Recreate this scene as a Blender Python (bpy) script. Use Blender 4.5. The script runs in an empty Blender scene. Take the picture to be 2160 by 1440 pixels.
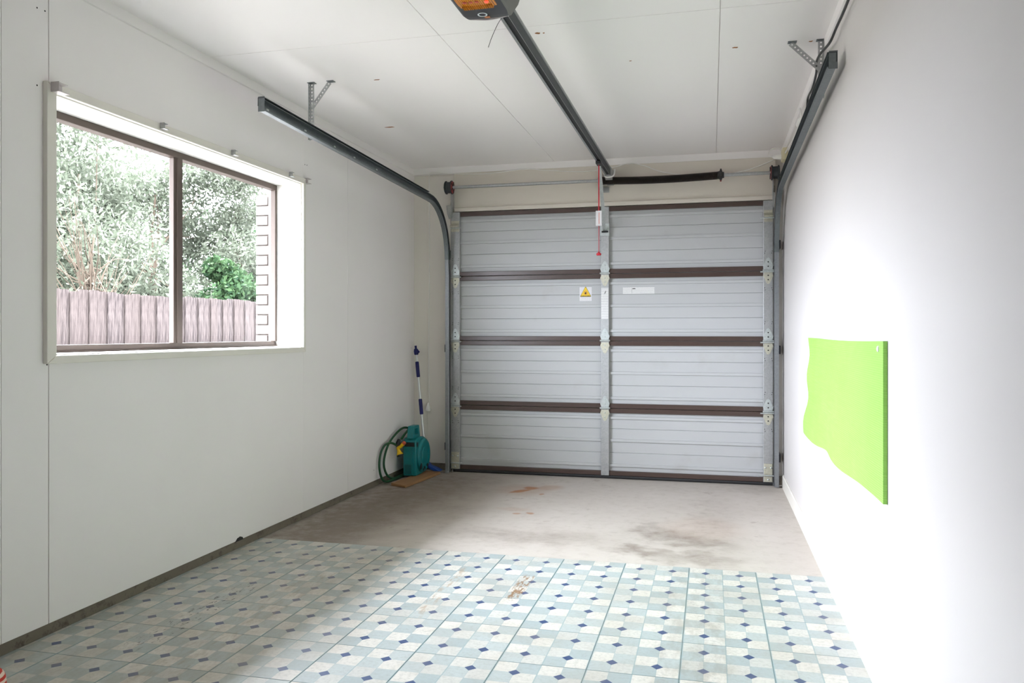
import bpy, bmesh, math, random
import numpy as np
from mathutils import Vector, Matrix

# ------------------------------------------------------------------ camera, world, light, exposure
S = bpy.context.scene
COL = S.collection
PI = math.pi
YAW = math.radians(13.996)
FPX = 1685.0
cam_d = bpy.data.cameras.new('camera'); cam = bpy.data.objects.new('camera', cam_d); COL.objects.link(cam)
cam.location = (0, 0, 1.10); cam.rotation_euler = (PI/2, 0, YAW)
cam_d.sensor_width = 36; cam_d.lens = FPX/2160*36; cam_d.shift_y = -18/2160
cam_d.clip_start = 0.05; cam_d.clip_end = 200
S.camera = cam

SKY = 102.0
w = bpy.data.worlds.new('overcast_sky'); S.world = w; w.use_nodes = True
nt = w.node_tree; nt.nodes.clear()
wo = nt.nodes.new('ShaderNodeOutputWorld'); bg = nt.nodes.new('ShaderNodeBackground')
tc = nt.nodes.new('ShaderNodeTexCoord'); sx = nt.nodes.new('ShaderNodeSeparateXYZ')
mr = nt.nodes.new('ShaderNodeMapRange')                      # overcast sky: zenith three times the horizon
mr.inputs[1].default_value = 0; mr.inputs[2].default_value = 1; mr.inputs[3].default_value = SKY*0.42; mr.inputs[4].default_value = SKY*1.26
nt.links.new(tc.outputs['Generated'], sx.inputs[0]); nt.links.new(sx.outputs[2], mr.inputs[0])
bg.inputs[0].default_value = (0.865, 0.880, 1.0, 1)
nt.links.new(mr.outputs[0], bg.inputs[1]); nt.links.new(bg.outputs[0], wo.inputs[0])

S.view_settings.view_transform = 'Standard'; S.view_settings.look = 'None'
S.view_settings.exposure = 0.0; S.view_settings.gamma = 1.0; S.view_settings.use_curve_mapping = False
cy = S.cycles
cy.max_bounces = 16; cy.diffuse_bounces = 10; cy.glossy_bounces = 4; cy.transparent_max_bounces = 16
cy.caustics_reflective = False; cy.caustics_refractive = False
cy.sample_clamp_indirect = 12; cy.use_denoising = True

# room numbers (metres)
XL, XR, YB, YF, ZC = -2.338, 0.502, 6.10, -3.2, 2.422
WY0, WY1, WZ0, WZ1 = 2.433, 4.247, 1.022, 1.972            # window opening
XF = -2.49                                                # inner face of window frame

# guides the sky's light through the window opening (a portal gives no light itself)
pd = bpy.data.lights.new('window_portal', 'AREA'); pd.shape = 'RECTANGLE'; pd.size = WY1-WY0; pd.size_y = WZ1-WZ0
pd.cycles.is_portal = True
po = bpy.data.objects.new('window_portal', pd); COL.objects.link(po)
po.location = (-2.565, (WY0+WY1)/2, (WZ0+WZ1)/2); po.rotation_euler = (PI/2, 0, PI/2+PI)   # -Z towards +X

# ------------------------------------------------------------------ helpers
class NT:
    def __init__(s, name):
        s.m = bpy.data.materials.new(name); s.m.use_nodes = True
        s.t = s.m.node_tree; s.b = s.t.nodes['Principled BSDF']; s.o = s.t.nodes['Material Output']
    def n(s, typ, **kw):
        x = s.t.nodes.new(typ)
        for k, v in kw.items(): setattr(x, k, v)
        return x
    def put(s, v, sock):
        if hasattr(v, 'is_linked') or isinstance(v, bpy.types.NodeSocket): s.t.links.new(v, sock)
        else:
            if isinstance(v, (tuple, list)) and len(v) == 3 and sock.type == 'RGBA': v = (*v, 1)
            sock.default_value = v
    def math(s, op, a, b=0.0, c=0.0, clamp=False):
        x = s.n('ShaderNodeMath', operation=op, use_clamp=clamp)
        for i, v in enumerate((a, b, c)): s.put(v, x.inputs[i])
        return x.outputs[0]
    def mix(s, f, a, b, blend='MIX'):
        x = s.n('ShaderNodeMix', data_type='RGBA', blend_type=blend)
        s.put(f, x.inputs[0]); s.put(a, x.inputs[6]); s.put(b, x.inputs[7])
        return x.outputs[2]
    def ramp(s, v, lo, hi):
        x = s.n('ShaderNodeMapRange'); x.clamp = True; x.interpolation_type = 'SMOOTHSTEP'
        s.put(v, x.inputs[0]); x.inputs[1].default_value = lo; x.inputs[2].default_value = hi
        return x.outputs[0]
    def coord(s, kind='Object'):
        return s.n('ShaderNodeTexCoord').outputs[kind]
    def world(s):
        return s.n('ShaderNodeNewGeometry').outputs['Position']
    def scaled(s, vec, sc):
        x = s.n('ShaderNodeVectorMath', operation='MULTIPLY'); s.t.links.new(vec, x.inputs[0]); x.inputs[1].default_value = sc
        return x.outputs[0]
    def noise(s, vec, scale, detail=4, rough=0.55, dist=0.0):
        x = s.n('ShaderNodeTexNoise'); s.t.links.new(vec, x.inputs['Vector'])
        x.inputs['Scale'].default_value = scale; x.inputs['Detail'].default_value = detail
        x.inputs['Roughness'].default_value = rough; x.inputs['Distortion'].default_value = dist
        return x.outputs['Fac']
    def voro(s, vec, scale):
        x = s.n('ShaderNodeTexVoronoi'); s.t.links.new(vec, x.inputs['Vector']); x.inputs['Scale'].default_value = scale
        return x.outputs['Color']
    def xyz(s, vec):
        x = s.n('ShaderNodeSeparateXYZ'); s.t.links.new(vec, x.inputs[0]); return x.outputs
    def bump(s, h, strength=0.2, dist=0.002):
        x = s.n('ShaderNodeBump'); s.put(h, x.inputs['Height']); x.inputs['Strength'].default_value = strength
        x.inputs['Distance'].default_value = dist; s.t.links.new(x.outputs[0], s.b.inputs['Normal'])
    def set(s, col=None, rough=None, metal=None, spec=None):
        if col is not None: s.put(col, s.b.inputs['Base Color'])
        if rough is not None: s.put(rough, s.b.inputs['Roughness'])
        if metal is not None: s.put(metal, s.b.inputs['Metallic'])
        if spec is not None: s.b.inputs['Specular IOR Level'].default_value = spec
        return s.m

def flat(name, col, rough=0.5, metal=0.0, var=0.06, scale=30, spec=0.5):
    k = NT(name); f = k.noise(k.coord(), scale, 3)
    k.set(k.mix(f, tuple(c*(1-var) for c in col), tuple(min(1, c*(1+var)) for c in col)), rough, metal, spec)
    return k.m

def paint(name, col, grime=0.05):
    k = NT(name); p = k.world()
    a = k.noise(p, 1.3, 4); b = k.noise(p, 9, 5, 0.65)
    f = k.math('MULTIPLY', k.ramp(a, 0.45, 0.75), grime)
    sp = k.math('MULTIPLY', k.ramp(b, 0.70, 0.78), 0.10)
    c = k.mix(f, col, (0.50, 0.46, 0.38)); c = k.mix(sp, c, (0.35, 0.31, 0.26))
    k.set(c, 0.45, 0, 0.35); k.bump(k.noise(p, 120, 2), 0.08, 0.001)
    return k.m

def galv(name, base=0.44, rough=0.45, metal=0.6, tint=(1, 1.02, 1.03)):
    k = NT(name); p = k.coord()
    v = k.n('ShaderNodeTexVoronoi'); k.t.links.new(p, v.inputs['Vector']); v.inputs['Scale'].default_value = 110
    x = k.xyz(v.outputs['Color'])
    f = k.math('MULTIPLY_ADD', x[0], 0.5, k.math('MULTIPLY', k.noise(p, 14, 4), 0.5))
    k.set(k.mix(f, tuple(base*0.84*t for t in tint), tuple(min(1, base*1.16*t) for t in tint)), rough, metal)
    return k.m

M = {}
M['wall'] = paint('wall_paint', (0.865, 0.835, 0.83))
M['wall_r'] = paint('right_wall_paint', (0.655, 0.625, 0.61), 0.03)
M['back'] = paint('door_wall_paint', (0.80, 0.765, 0.71))
M['endwall'] = paint('end_wall_paint', (0.42, 0.36, 0.30))
M['ceil'] = paint('ceiling_paint', (0.90, 0.875, 0.87), 0.02)
M['trimw'] = paint('trim_paint', (0.78, 0.75, 0.69), 0.04)
M['lintel'] = paint('lintel_paint', (0.72, 0.67, 0.60), 0.04)
M['reveal'] = paint('reveal_paint', (0.84, 0.83, 0.80), 0.02)
M['galv'] = galv('galvanised_steel')
M['galv_d'] = galv('dull_galvanised_steel', 0.20, 0.45, 0.7, (0.9, 1.0, 1.05))
M['galv_m'] = galv('mid_galvanised_steel', 0.30, 0.4, 0.7, (0.95, 1.0, 1.05))
M['galv_l'] = galv('zinc_plated_steel', 0.62, 0.38, 0.6, (0.93, 1.0, 0.99))
M['zinc_y'] = galv('yellow_zinc_steel', 0.58, 0.4, 0.5, (1.02, 1.0, 0.82))
M['rail_d'] = galv('dark_steel_rail', 0.045, 0.6, 0.2, (0.85, 1.0, 1.08))
M['rail_l'] = galv('grey_steel_lip', 0.30, 0.45, 0.5)
M['brown'] = flat('brown_enamel', (0.075, 0.048, 0.04), 0.32, 0, 0.1)
M['bronze'] = flat('bronze_aluminium', (0.10, 0.078, 0.066), 0.6, 0.0, 0.06, 30, 0.2)
M['black'] = flat('black_plastic', (0.018, 0.018, 0.02), 0.45)
M['motor'] = flat('charcoal_plastic', (0.035, 0.036, 0.042), 0.42)
M['motor_g'] = flat('grey_plastic', (0.16, 0.155, 0.145), 0.5)
M['rubber'] = flat('black_rubber', (0.02, 0.02, 0.022), 0.7)
M['spring'] = flat('oiled_spring_steel', (0.035, 0.028, 0.024), 0.4, 0.5)
M['red'] = flat('red_plastic', (0.55, 0.012, 0.03), 0.4)
M['redpaint'] = flat('red_drum_paint', (0.22, 0.02, 0.02), 0.5)
M['white_p'] = flat('white_plastic', (0.86, 0.85, 0.82), 0.4)
M['cream_p'] = flat('cream_plastic', (0.62, 0.57, 0.38), 0.45)
M['mauve'] = flat('pale_mauve_plastic', (0.55, 0.50, 0.50), 0.4)
M['steel_b'] = galv('small_steel_clip', 0.35, 0.4, 0.6)
M['alu'] = flat('brushed_aluminium', (0.72, 0.72, 0.74), 0.3, 0.6, 0.04)
M['teal'] = flat('teal_plastic', (0.005, 0.19, 0.21), 0.38, 0, 0.08)
M['teal_d'] = flat('dark_teal_plastic', (0.004, 0.11, 0.13), 0.45, 0, 0.08)
M['teal_k'] = flat('shadow_teal_plastic', (0.003, 0.055, 0.07), 0.5)
M['navy'] = flat('navy_foam_grip', (0.012, 0.014, 0.12), 0.6)
M['blue'] = flat('blue_plastic', (0.015, 0.07, 0.33), 0.45)
M['hose'] = flat('green_garden_hose', (0.012, 0.075, 0.03), 0.4, 0, 0.15)
M['yellow'] = flat('yellow_plastic', (0.80, 0.50, 0.01), 0.4)
M['redtip'] = flat('red_orange_plastic', (0.55, 0.09, 0.04), 0.4)
M['hinge_hole'] = flat('dark_hole', (0.02, 0.02, 0.02), 0.8)
M['rust'] = flat('rust_flake', (0.30, 0.12, 0.035), 0.9, 0, 0.4, 60)
M['ring'] = flat('white_print', (0.72, 0.78, 0.80), 0.5)
M['orange_print'] = flat('orange_print', (0.55, 0.22, 0.10), 0.5)
M['yellow_print'] = flat('yellow_print', (0.85, 0.58, 0.02), 0.4)
M['black_print'] = flat('black_print', (0.02, 0.018, 0.015), 0.5)
M['red_print'] = flat('red_print', (0.62, 0.10, 0.02), 0.5)

def m_amber():
    k = NT('amber_lens'); p = k.coord(); x = k.xyz(p)
    wv = k.math('SINE', k.math('MULTIPLY', x[0], 900))
    k.set(k.mix(k.ramp(wv, -0.3, 0.6), (0.42, 0.13, 0.005), (0.80, 0.28, 0.01)), 0.25)
    k.b.inputs['Transmission Weight'].default_value = 0.0
    return k.m
M['amber'] = m_amber()
def m_led():
    k = NT('red_indicator_light'); k.set((0.9, 0.05, 0.03), 0.3)
    k.b.inputs['Emission Color'].default_value = (1, 0.08, 0.04, 1); k.b.inputs['Emission Strength'].default_value = 1.5
    return k.m
M['led'] = m_led()

def m_skin():
    k = NT('grey_door_steel'); p = k.coord()
    f = k.noise(k.scaled(p, (0.4, 1, 2)), 3, 4)
    g = k.ramp(k.noise(p, 3.0, 5, 0.6), 0.58, 0.75)
    c = k.mix(f, (0.48, 0.49, 0.50), (0.52, 0.53, 0.54)); c = k.mix(k.math('MULTIPLY', g, 0.18), c, (0.30, 0.27, 0.23))
    k.set(c, 0.42, 0, 0.4); k.bump(k.noise(k.scaled(p, (1, 1, 8)), 60, 2), 0.03, 0.0008)
    return k.m
M['skin'] = m_skin()

def m_concrete():
    k = NT('stained_concrete'); p = k.world()
    n1 = k.noise(p, 1.7, 6, 0.6); n2 = k.noise(p, 14, 6, 0.7); n3 = k.noise(p, 90, 3)
    c = k.mix(n1, (0.44, 0.395, 0.35), (0.58, 0.535, 0.49))
    c = k.mix(k.math('MULTIPLY', k.ramp(n2, 0.45, 0.75), 0.35), c, (0.30, 0.26, 0.215))
    c = k.mix(k.math('MULTIPLY', n3, 0.25), c, (0.55, 0.51, 0.47))
    # warped coordinates give every stain and painted shade spot a ragged outline of its own
    wv = k.n('ShaderNodeTexNoise'); k.t.links.new(p, wv.inputs['Vector']); wv.inputs['Scale'].default_value = 7; wv.inputs['Detail'].default_value = 5
    sub = k.n('ShaderNodeVectorMath', operation='SUBTRACT'); k.t.links.new(wv.outputs['Color'], sub.inputs[0]); sub.inputs[1].default_value = (0.5, 0.5, 0.5)
    ma = k.n('ShaderNodeVectorMath', operation='MULTIPLY_ADD'); k.t.links.new(sub.outputs[0], ma.inputs[0]); ma.inputs[1].default_value = (0.35, 0.45, 0); k.t.links.new(p, ma.inputs[2])
    q = k.xyz(ma.outputs[0]); r = k.xyz(p)
    def spot(src, x, y, ax, ay, rot=0.0, soft=0.6):
        dx = k.math('SUBTRACT', src[0], x); dy = k.math('SUBTRACT', src[1], y)
        if rot:
            c_, s_ = math.cos(rot), math.sin(rot)
            ex = k.math('ADD', k.math('MULTIPLY', dx, c_), k.math('MULTIPLY', dy, s_)); ey = k.math('SUBTRACT', k.math('MULTIPLY', dy, c_), k.math('MULTIPLY', dx, s_))
        else: ex, ey = dx, dy
        d = k.math('ADD', k.math('POWER', k.math('ABSOLUTE', k.math('DIVIDE', ex, ax)), 2), k.math('POWER', k.math('ABSOLUTE', k.math('DIVIDE', ey, ay)), 2))
        return k.math('SUBTRACT', 1, k.ramp(k.math('SQRT', d), 1-soft, 1+soft*0.4))
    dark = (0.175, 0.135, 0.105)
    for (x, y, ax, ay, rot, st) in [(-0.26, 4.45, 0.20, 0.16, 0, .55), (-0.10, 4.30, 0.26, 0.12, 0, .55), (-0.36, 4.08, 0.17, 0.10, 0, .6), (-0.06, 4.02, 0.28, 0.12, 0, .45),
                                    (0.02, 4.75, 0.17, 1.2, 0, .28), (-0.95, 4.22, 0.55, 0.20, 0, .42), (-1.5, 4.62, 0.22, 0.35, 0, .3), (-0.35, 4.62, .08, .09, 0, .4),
                                    (-2.05, 4.3, 0.42, 1.3, 0, .75), (-1.95, 5.3, 0.55, 1.0, 0, .7), (0.3, 5.85, .25, .18, 0, .3), (-1.9, 5.8, .4, .25, 0, .3)]:  # the two broad window-side spots paint in shade along with dirt
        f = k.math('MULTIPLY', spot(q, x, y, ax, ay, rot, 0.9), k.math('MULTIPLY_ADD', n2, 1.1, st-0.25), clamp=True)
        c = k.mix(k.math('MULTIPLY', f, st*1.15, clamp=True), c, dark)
    # scattered oil spots
    vo = k.n('ShaderNodeTexVoronoi'); k.t.links.new(ma.outputs[0], vo.inputs['Vector']); vo.inputs['Scale'].default_value = 6.5
    sp = k.math('MULTIPLY', k.math('SUBTRACT', 1, k.ramp(vo.outputs['Distance'], 0.08, 0.22)), k.ramp(n1, 0.5, 0.62))
    c = k.mix(k.math('MULTIPLY', sp, 0.42), c, (0.20, 0.145, 0.115))
    # rust
    rust = (0.36, 0.155, 0.06)
    wl = k.n('ShaderNodeVectorMath', operation='MULTIPLY_ADD'); k.t.links.new(sub.outputs[0], wl.inputs[0]); wl.inputs[1].default_value = (0.09, 0.12, 0); k.t.links.new(p, wl.inputs[2])
    ql = k.xyz(wl.outputs[0])
    for (x, y, ax, ay, rot, st) in [(-1.285, 5.41, 0.105, 0.035, 0.9, .9), (-1.235, 5.535, 0.055, 0.06, 0, .85), (-1.11, 5.58, 0.10, 0.12, 0, .35), (-1.12, 5.325, 0.022, 0.025, 0, .7),
                                    (-1.07, 4.76, 0.03, 0.028, 0, .7), (-1.15, 4.73, .03, .03, 0, .6), (-1.28, 5.45, .2, .2, 0, .22), (-1.2, 4.85, .12, .06, 0, .2), (-0.05, 4.62, .25, .3, 0, .12)]:
        c = k.mix(k.math('MULTIPLY', spot(ql, x, y, ax, ay, rot, 0.5), st), c, rust)
    k.set(c, k.math('MULTIPLY_ADD', n2, 0.25, 0.5), 0, 0.35)
    k.bump(k.math('ADD', n2, k.math('MULTIPLY', n3, 0.5)), 0.25, 0.003)
    return k.m
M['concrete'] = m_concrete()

def m_nib():
    k = NT('dirty_concrete_nib'); p = k.world(); z = k.xyz(p)[2]
    n = k.noise(p, 22, 6, 0.7); n1 = k.noise(p, 4, 4)
    c = k.mix(n1, (0.13, 0.108, 0.082), (0.22, 0.19, 0.15)); c = k.mix(k.math('MULTIPLY', k.ramp(n, 0.52, 0.7), 0.7), c, (0.05, 0.037, 0.026))
    k.set(c, 0.85); k.bump(n, 0.5, 0.006); return k.m
M['nib'] = m_nib()

TX, TY = 0.2966, 0.3105
def m_vinyl():
    k = NT('blue_check_vinyl'); p = k.coord(); x = k.xyz(p); oi = k.n('ShaderNodeObjectInfo'); rnd = oi.outputs['Random']
    W = k.world()
    u = k.math('DIVIDE', x[0], TX/4); v = k.math('DIVIDE', x[1], TY/4)
    fu = k.math('FLOOR', u); fv = k.math('FLOOR', v)
    par = k.math('FLOORED_MODULO', k.math('ADD', fu, fv), 2)
    cb = k.n('ShaderNodeCombineXYZ'); k.put(k.math('MULTIPLY_ADD', rnd, 37.0, fu), cb.inputs[0]); k.put(fv, cb.inputs[1])
    wn = k.n('ShaderNodeTexWhiteNoise', noise_dimensions='3D'); k.t.links.new(cb.outputs[0], wn.inputs[0]); h = wn.outputs[0]
    grain = k.noise(W, 70, 5, 0.75); big = k.noise(W, 4, 4)
    light = k.mix(k.ramp(h, 0.3, 0.9), (0.63, 0.605, 0.55), (0.53, 0.53, 0.495))
    blue = k.mix(h, (0.345, 0.405, 0.41), (0.44, 0.485, 0.475))
    c = k.mix(par, blue, light)
    c = k.mix(k.math('MULTIPLY', k.ramp(grain, 0.42, 0.70), 0.42), c, (0.30, 0.315, 0.29))
    def line(t, period, off, wdt):
        d = k.math('ABSOLUTE', k.math('SUBTRACT', k.math('FLOORED_MODULO', k.math('ADD', t, period/2-off), period), period/2))
        return k.math('SUBTRACT', 1, k.ramp(d, wdt*0.6, wdt*1.2))
    lc = (0.25, 0.345, 0.36)
    for t, per, off, wdt, st in [(u, 4, 0, 0.055, .95), (u, 4, 2, 0.03, .75), (u, 2, 1, 0.014, .55), (v, 4, 0, 0.03, .8), (v, 1, 0, 0.012, .38)]:
        c = k.mix(k.math('MULTIPLY', line(t, per, off, wdt), st), c, lc)
    du = k.math('ABSOLUTE', k.math('SUBTRACT', k.math('FLOORED_MODULO', u, 2), 1)); dv = k.math('ABSOLUTE', k.math('SUBTRACT', k.math('FLOORED_MODULO', v, 2), 1))
    dia = k.math('SUBTRACT', 1, k.ramp(k.math('ADD', du, dv), 0.265, 0.29))
    c = k.mix(dia, c, (0.040, 0.074, 0.175))
    # wear: brown scrapes, black scuffs; grime plus painted-in shade along the window side
    q = k.xyz(W); n = k.noise(W, 9, 6, 0.7)
    g = k.math('MULTIPLY', k.ramp(big, 0.40, 0.68), 0.24); c = k.mix(g, c, (0.33, 0.28, 0.21))
    def patch(x0, y0, ax, ay, st, lo, hi, col, sc):
        nonlocal c
        d = k.math('MAXIMUM', k.math('ABSOLUTE', k.math('DIVIDE', k.math('SUBTRACT', q[0], x0), ax)), k.math('ABSOLUTE', k.math('DIVIDE', k.math('SUBTRACT', q[1], y0), ay)))
        m = k.math('SUBTRACT', 1, k.ramp(d, 0.6, 1.0))
        f = k.math('MULTIPLY', m, k.math('MULTIPLY', k.ramp(k.noise(k.scaled(W, sc), 20, 4, 0.7), lo, hi), st)); c = k.mix(f, c, col)
    patch(-0.80, 3.36, 0.035, 0.20, .9, .46, .56, (0.24, 0.135, 0.06), (2.5, .6, 1))
    patch(-1.11, 3.26, 0.03, 0.42, .5, .48, .62, (0.34, 0.22, 0.12), (2, .5, 1))
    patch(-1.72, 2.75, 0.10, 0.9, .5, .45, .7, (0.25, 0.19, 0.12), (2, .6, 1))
    patch(-1.90, 2.7, 0.60, 1.4, .34, .25, .70, (0.26, 0.205, 0.13), (1, .5, 1))  # broad strip: grime with the shade's tint put in
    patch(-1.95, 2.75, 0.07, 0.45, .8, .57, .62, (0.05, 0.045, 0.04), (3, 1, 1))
    patch(-0.06, 3.1, 0.16, 0.9, .30, .40, .65, (0.24, 0.215, 0.17), (1, .4, 1))
    patch(-0.5, 2.7, 0.8, 0.6, .85, .735, .75, (0.04, 0.035, 0.04), (1.2, 1, 1))
    k.set(c, k.math('MULTIPLY_ADD', n, 0.22, 0.30), 0, 0.45)
    k.bump(grain, 0.05, 0.001)
    return k.m
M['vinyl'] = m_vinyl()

def m_wood(name, a, b, sc=(1, 14, 14), rough=0.7):
    k = NT(name); p = k.coord(); f = k.noise(k.scaled(p, sc), 7, 5, 0.65, 0.6)
    k.set(k.mix(f, a, b), rough); k.bump(f, 0.3, 0.003); return k.m
M['board'] = m_wood('raw_pine', (0.25, 0.125, 0.05), (0.36, 0.20, 0.09), (14, 1.2, 14))
def m_fence():
    k = NT('weathered_paling'); p = k.coord(); oi = k.n('ShaderNodeObjectInfo')
    f = k.noise(k.scaled(p, (4, 9, 0.8)), 3, 6, 0.75, 0.5)
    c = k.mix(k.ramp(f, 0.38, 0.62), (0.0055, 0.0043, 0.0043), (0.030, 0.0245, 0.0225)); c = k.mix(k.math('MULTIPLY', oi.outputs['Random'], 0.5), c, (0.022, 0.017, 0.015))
    k.set(c, 0.95, 0, 0.05); k.bump(f, 0.5, 0.004); return k.m
M['fence'] = m_fence()
def m_brick():
    k = NT('pale_brick'); p = k.coord(); oi = k.n('ShaderNodeObjectInfo'); f = k.noise(p, 25, 5, 0.7)
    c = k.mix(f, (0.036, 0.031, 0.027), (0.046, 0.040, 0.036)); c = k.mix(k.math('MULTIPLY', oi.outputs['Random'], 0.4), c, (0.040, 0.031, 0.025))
    k.set(c, 0.9, 0, 0.2); k.bump(f, 0.4, 0.003); return k.m
M['brick'] = m_brick()
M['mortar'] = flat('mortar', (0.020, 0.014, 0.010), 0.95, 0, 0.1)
M['ground'] = flat('garden_path_gravel', (0.085, 0.078, 0.068), 0.95, 0, 0.3, 12)
M['soffit'] = flat('soffit_paint', (0.55, 0.53, 0.50), 0.6)
def m_leaf(name, a, b):
    k = NT(name); oi = k.n('ShaderNodeNewGeometry'); k.set(k.mix(oi.outputs['Random Per Island'], a, b), 0.8, 0, 0.06)
    tr = k.n('ShaderNodeBsdfTranslucent'); k.put(k.mix(0.5, a, b), tr.inputs[0]); ms = k.n('ShaderNodeMixShader'); ms.inputs[0].default_value = 0.3
    k.t.links.new(k.b.outputs[0], ms.inputs[1]); k.t.links.new(tr.outputs[0], ms.inputs[2]); k.t.links.new(ms.outputs[0], k.o.inputs[0]); return k.m
M['leaf1'] = m_leaf('grey_green_leaf', (0.012, 0.016, 0.009), (0.064, 0.070, 0.052))
M['leaf2'] = m_leaf('deep_green_leaf', (0.003, 0.010, 0.004), (0.020, 0.036, 0.014))
M['leaf3'] = m_leaf('yellow_green_blade', (0.03, 0.033, 0.008), (0.09, 0.08, 0.02))
M['leaf4'] = m_leaf('reddish_leaf', (0.03, 0.010, 0.009), (0.07, 0.03, 0.022))
M['bark'] = flat('dry_bark', (0.032, 0.024, 0.017), 0.9, 0, 0.3, 30, 0.1)
def m_glass():
    k = NT('window_glass'); tr = k.n('ShaderNodeBsdfTransparent'); tr.inputs[0].default_value = (0.95, 0.97, 0.96, 1)
    gl = k.n('ShaderNodeBsdfGlossy'); gl.inputs['Roughness'].default_value = 0.02
    lw = k.n('ShaderNodeLayerWeight'); lw.inputs[0].default_value = 0.5; ms = k.n('ShaderNodeMixShader')
    fr = k.math('MULTIPLY_ADD', k.math('POWER', lw.outputs['Facing'], 5.0), 0.3, 0.006)
    k.t.links.new(fr, ms.inputs[0]); k.t.links.new(tr.outputs[0], ms.inputs[1]); k.t.links.new(gl.outputs[0], ms.inputs[2]); k.t.links.new(ms.outputs[0], k.o.inputs[0]); return k.m
M['glass'] = m_glass()
def m_mat():
    k = NT('lime_foam'); p = k.coord(); z = k.xyz(p)[2]
    f = k.noise(p, 4, 3); k.set(k.mix(f, (0.265, 0.60, 0.085), (0.31, 0.64, 0.115)), 0.6)
    k.bump(k.math('SINE', k.math('MULTIPLY', z, 900)), 0.3, 0.002); return k.m
M['mat'] = m_mat()
def m_label(name, sx_, sz_, lo):
    k = NT(name); p = k.coord(); x = k.xyz(p)
    rows = k.math('SINE', k.math('MULTIPLY', x[2], sz_)); n = k.noise(k.scaled(p, (sx_, 1, sz_*0.3)), 1.0, 3, 0.8)
    f = k.math('MULTIPLY', k.ramp(rows, 0.2, 0.7), k.ramp(n, lo, lo+0.12))
    k.set(k.mix(k.math('MULTIPLY', f, 0.42), (0.74, 0.74, 0.74), (0.30, 0.30, 0.32)), 0.45); return k.m
M['label_a'] = m_label('printed_white_label', 220, 480, 0.47)
M['label_b'] = m_label('printed_instruction_label', 260, 330, 0.44)
M['label_w'] = flat('white_sticker', (0.74, 0.73, 0.76), 0.4, 0, 0.03)
def m_stripe():
    k = NT('red_striped_fabric'); p = k.coord(); x = k.xyz(p)
    s_ = k.math('SINE', k.math('ADD', k.math('MULTIPLY', x[2], 330), k.math('MULTIPLY', k.noise(p, 20, 2), 2)))
    k.set(k.mix(k.ramp(s_, -0.2, 0.2), (0.55, 0.045, 0.03), (0.80, 0.62, 0.52)), 0.9); return k.m
M['stripe'] = m_stripe()

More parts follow.
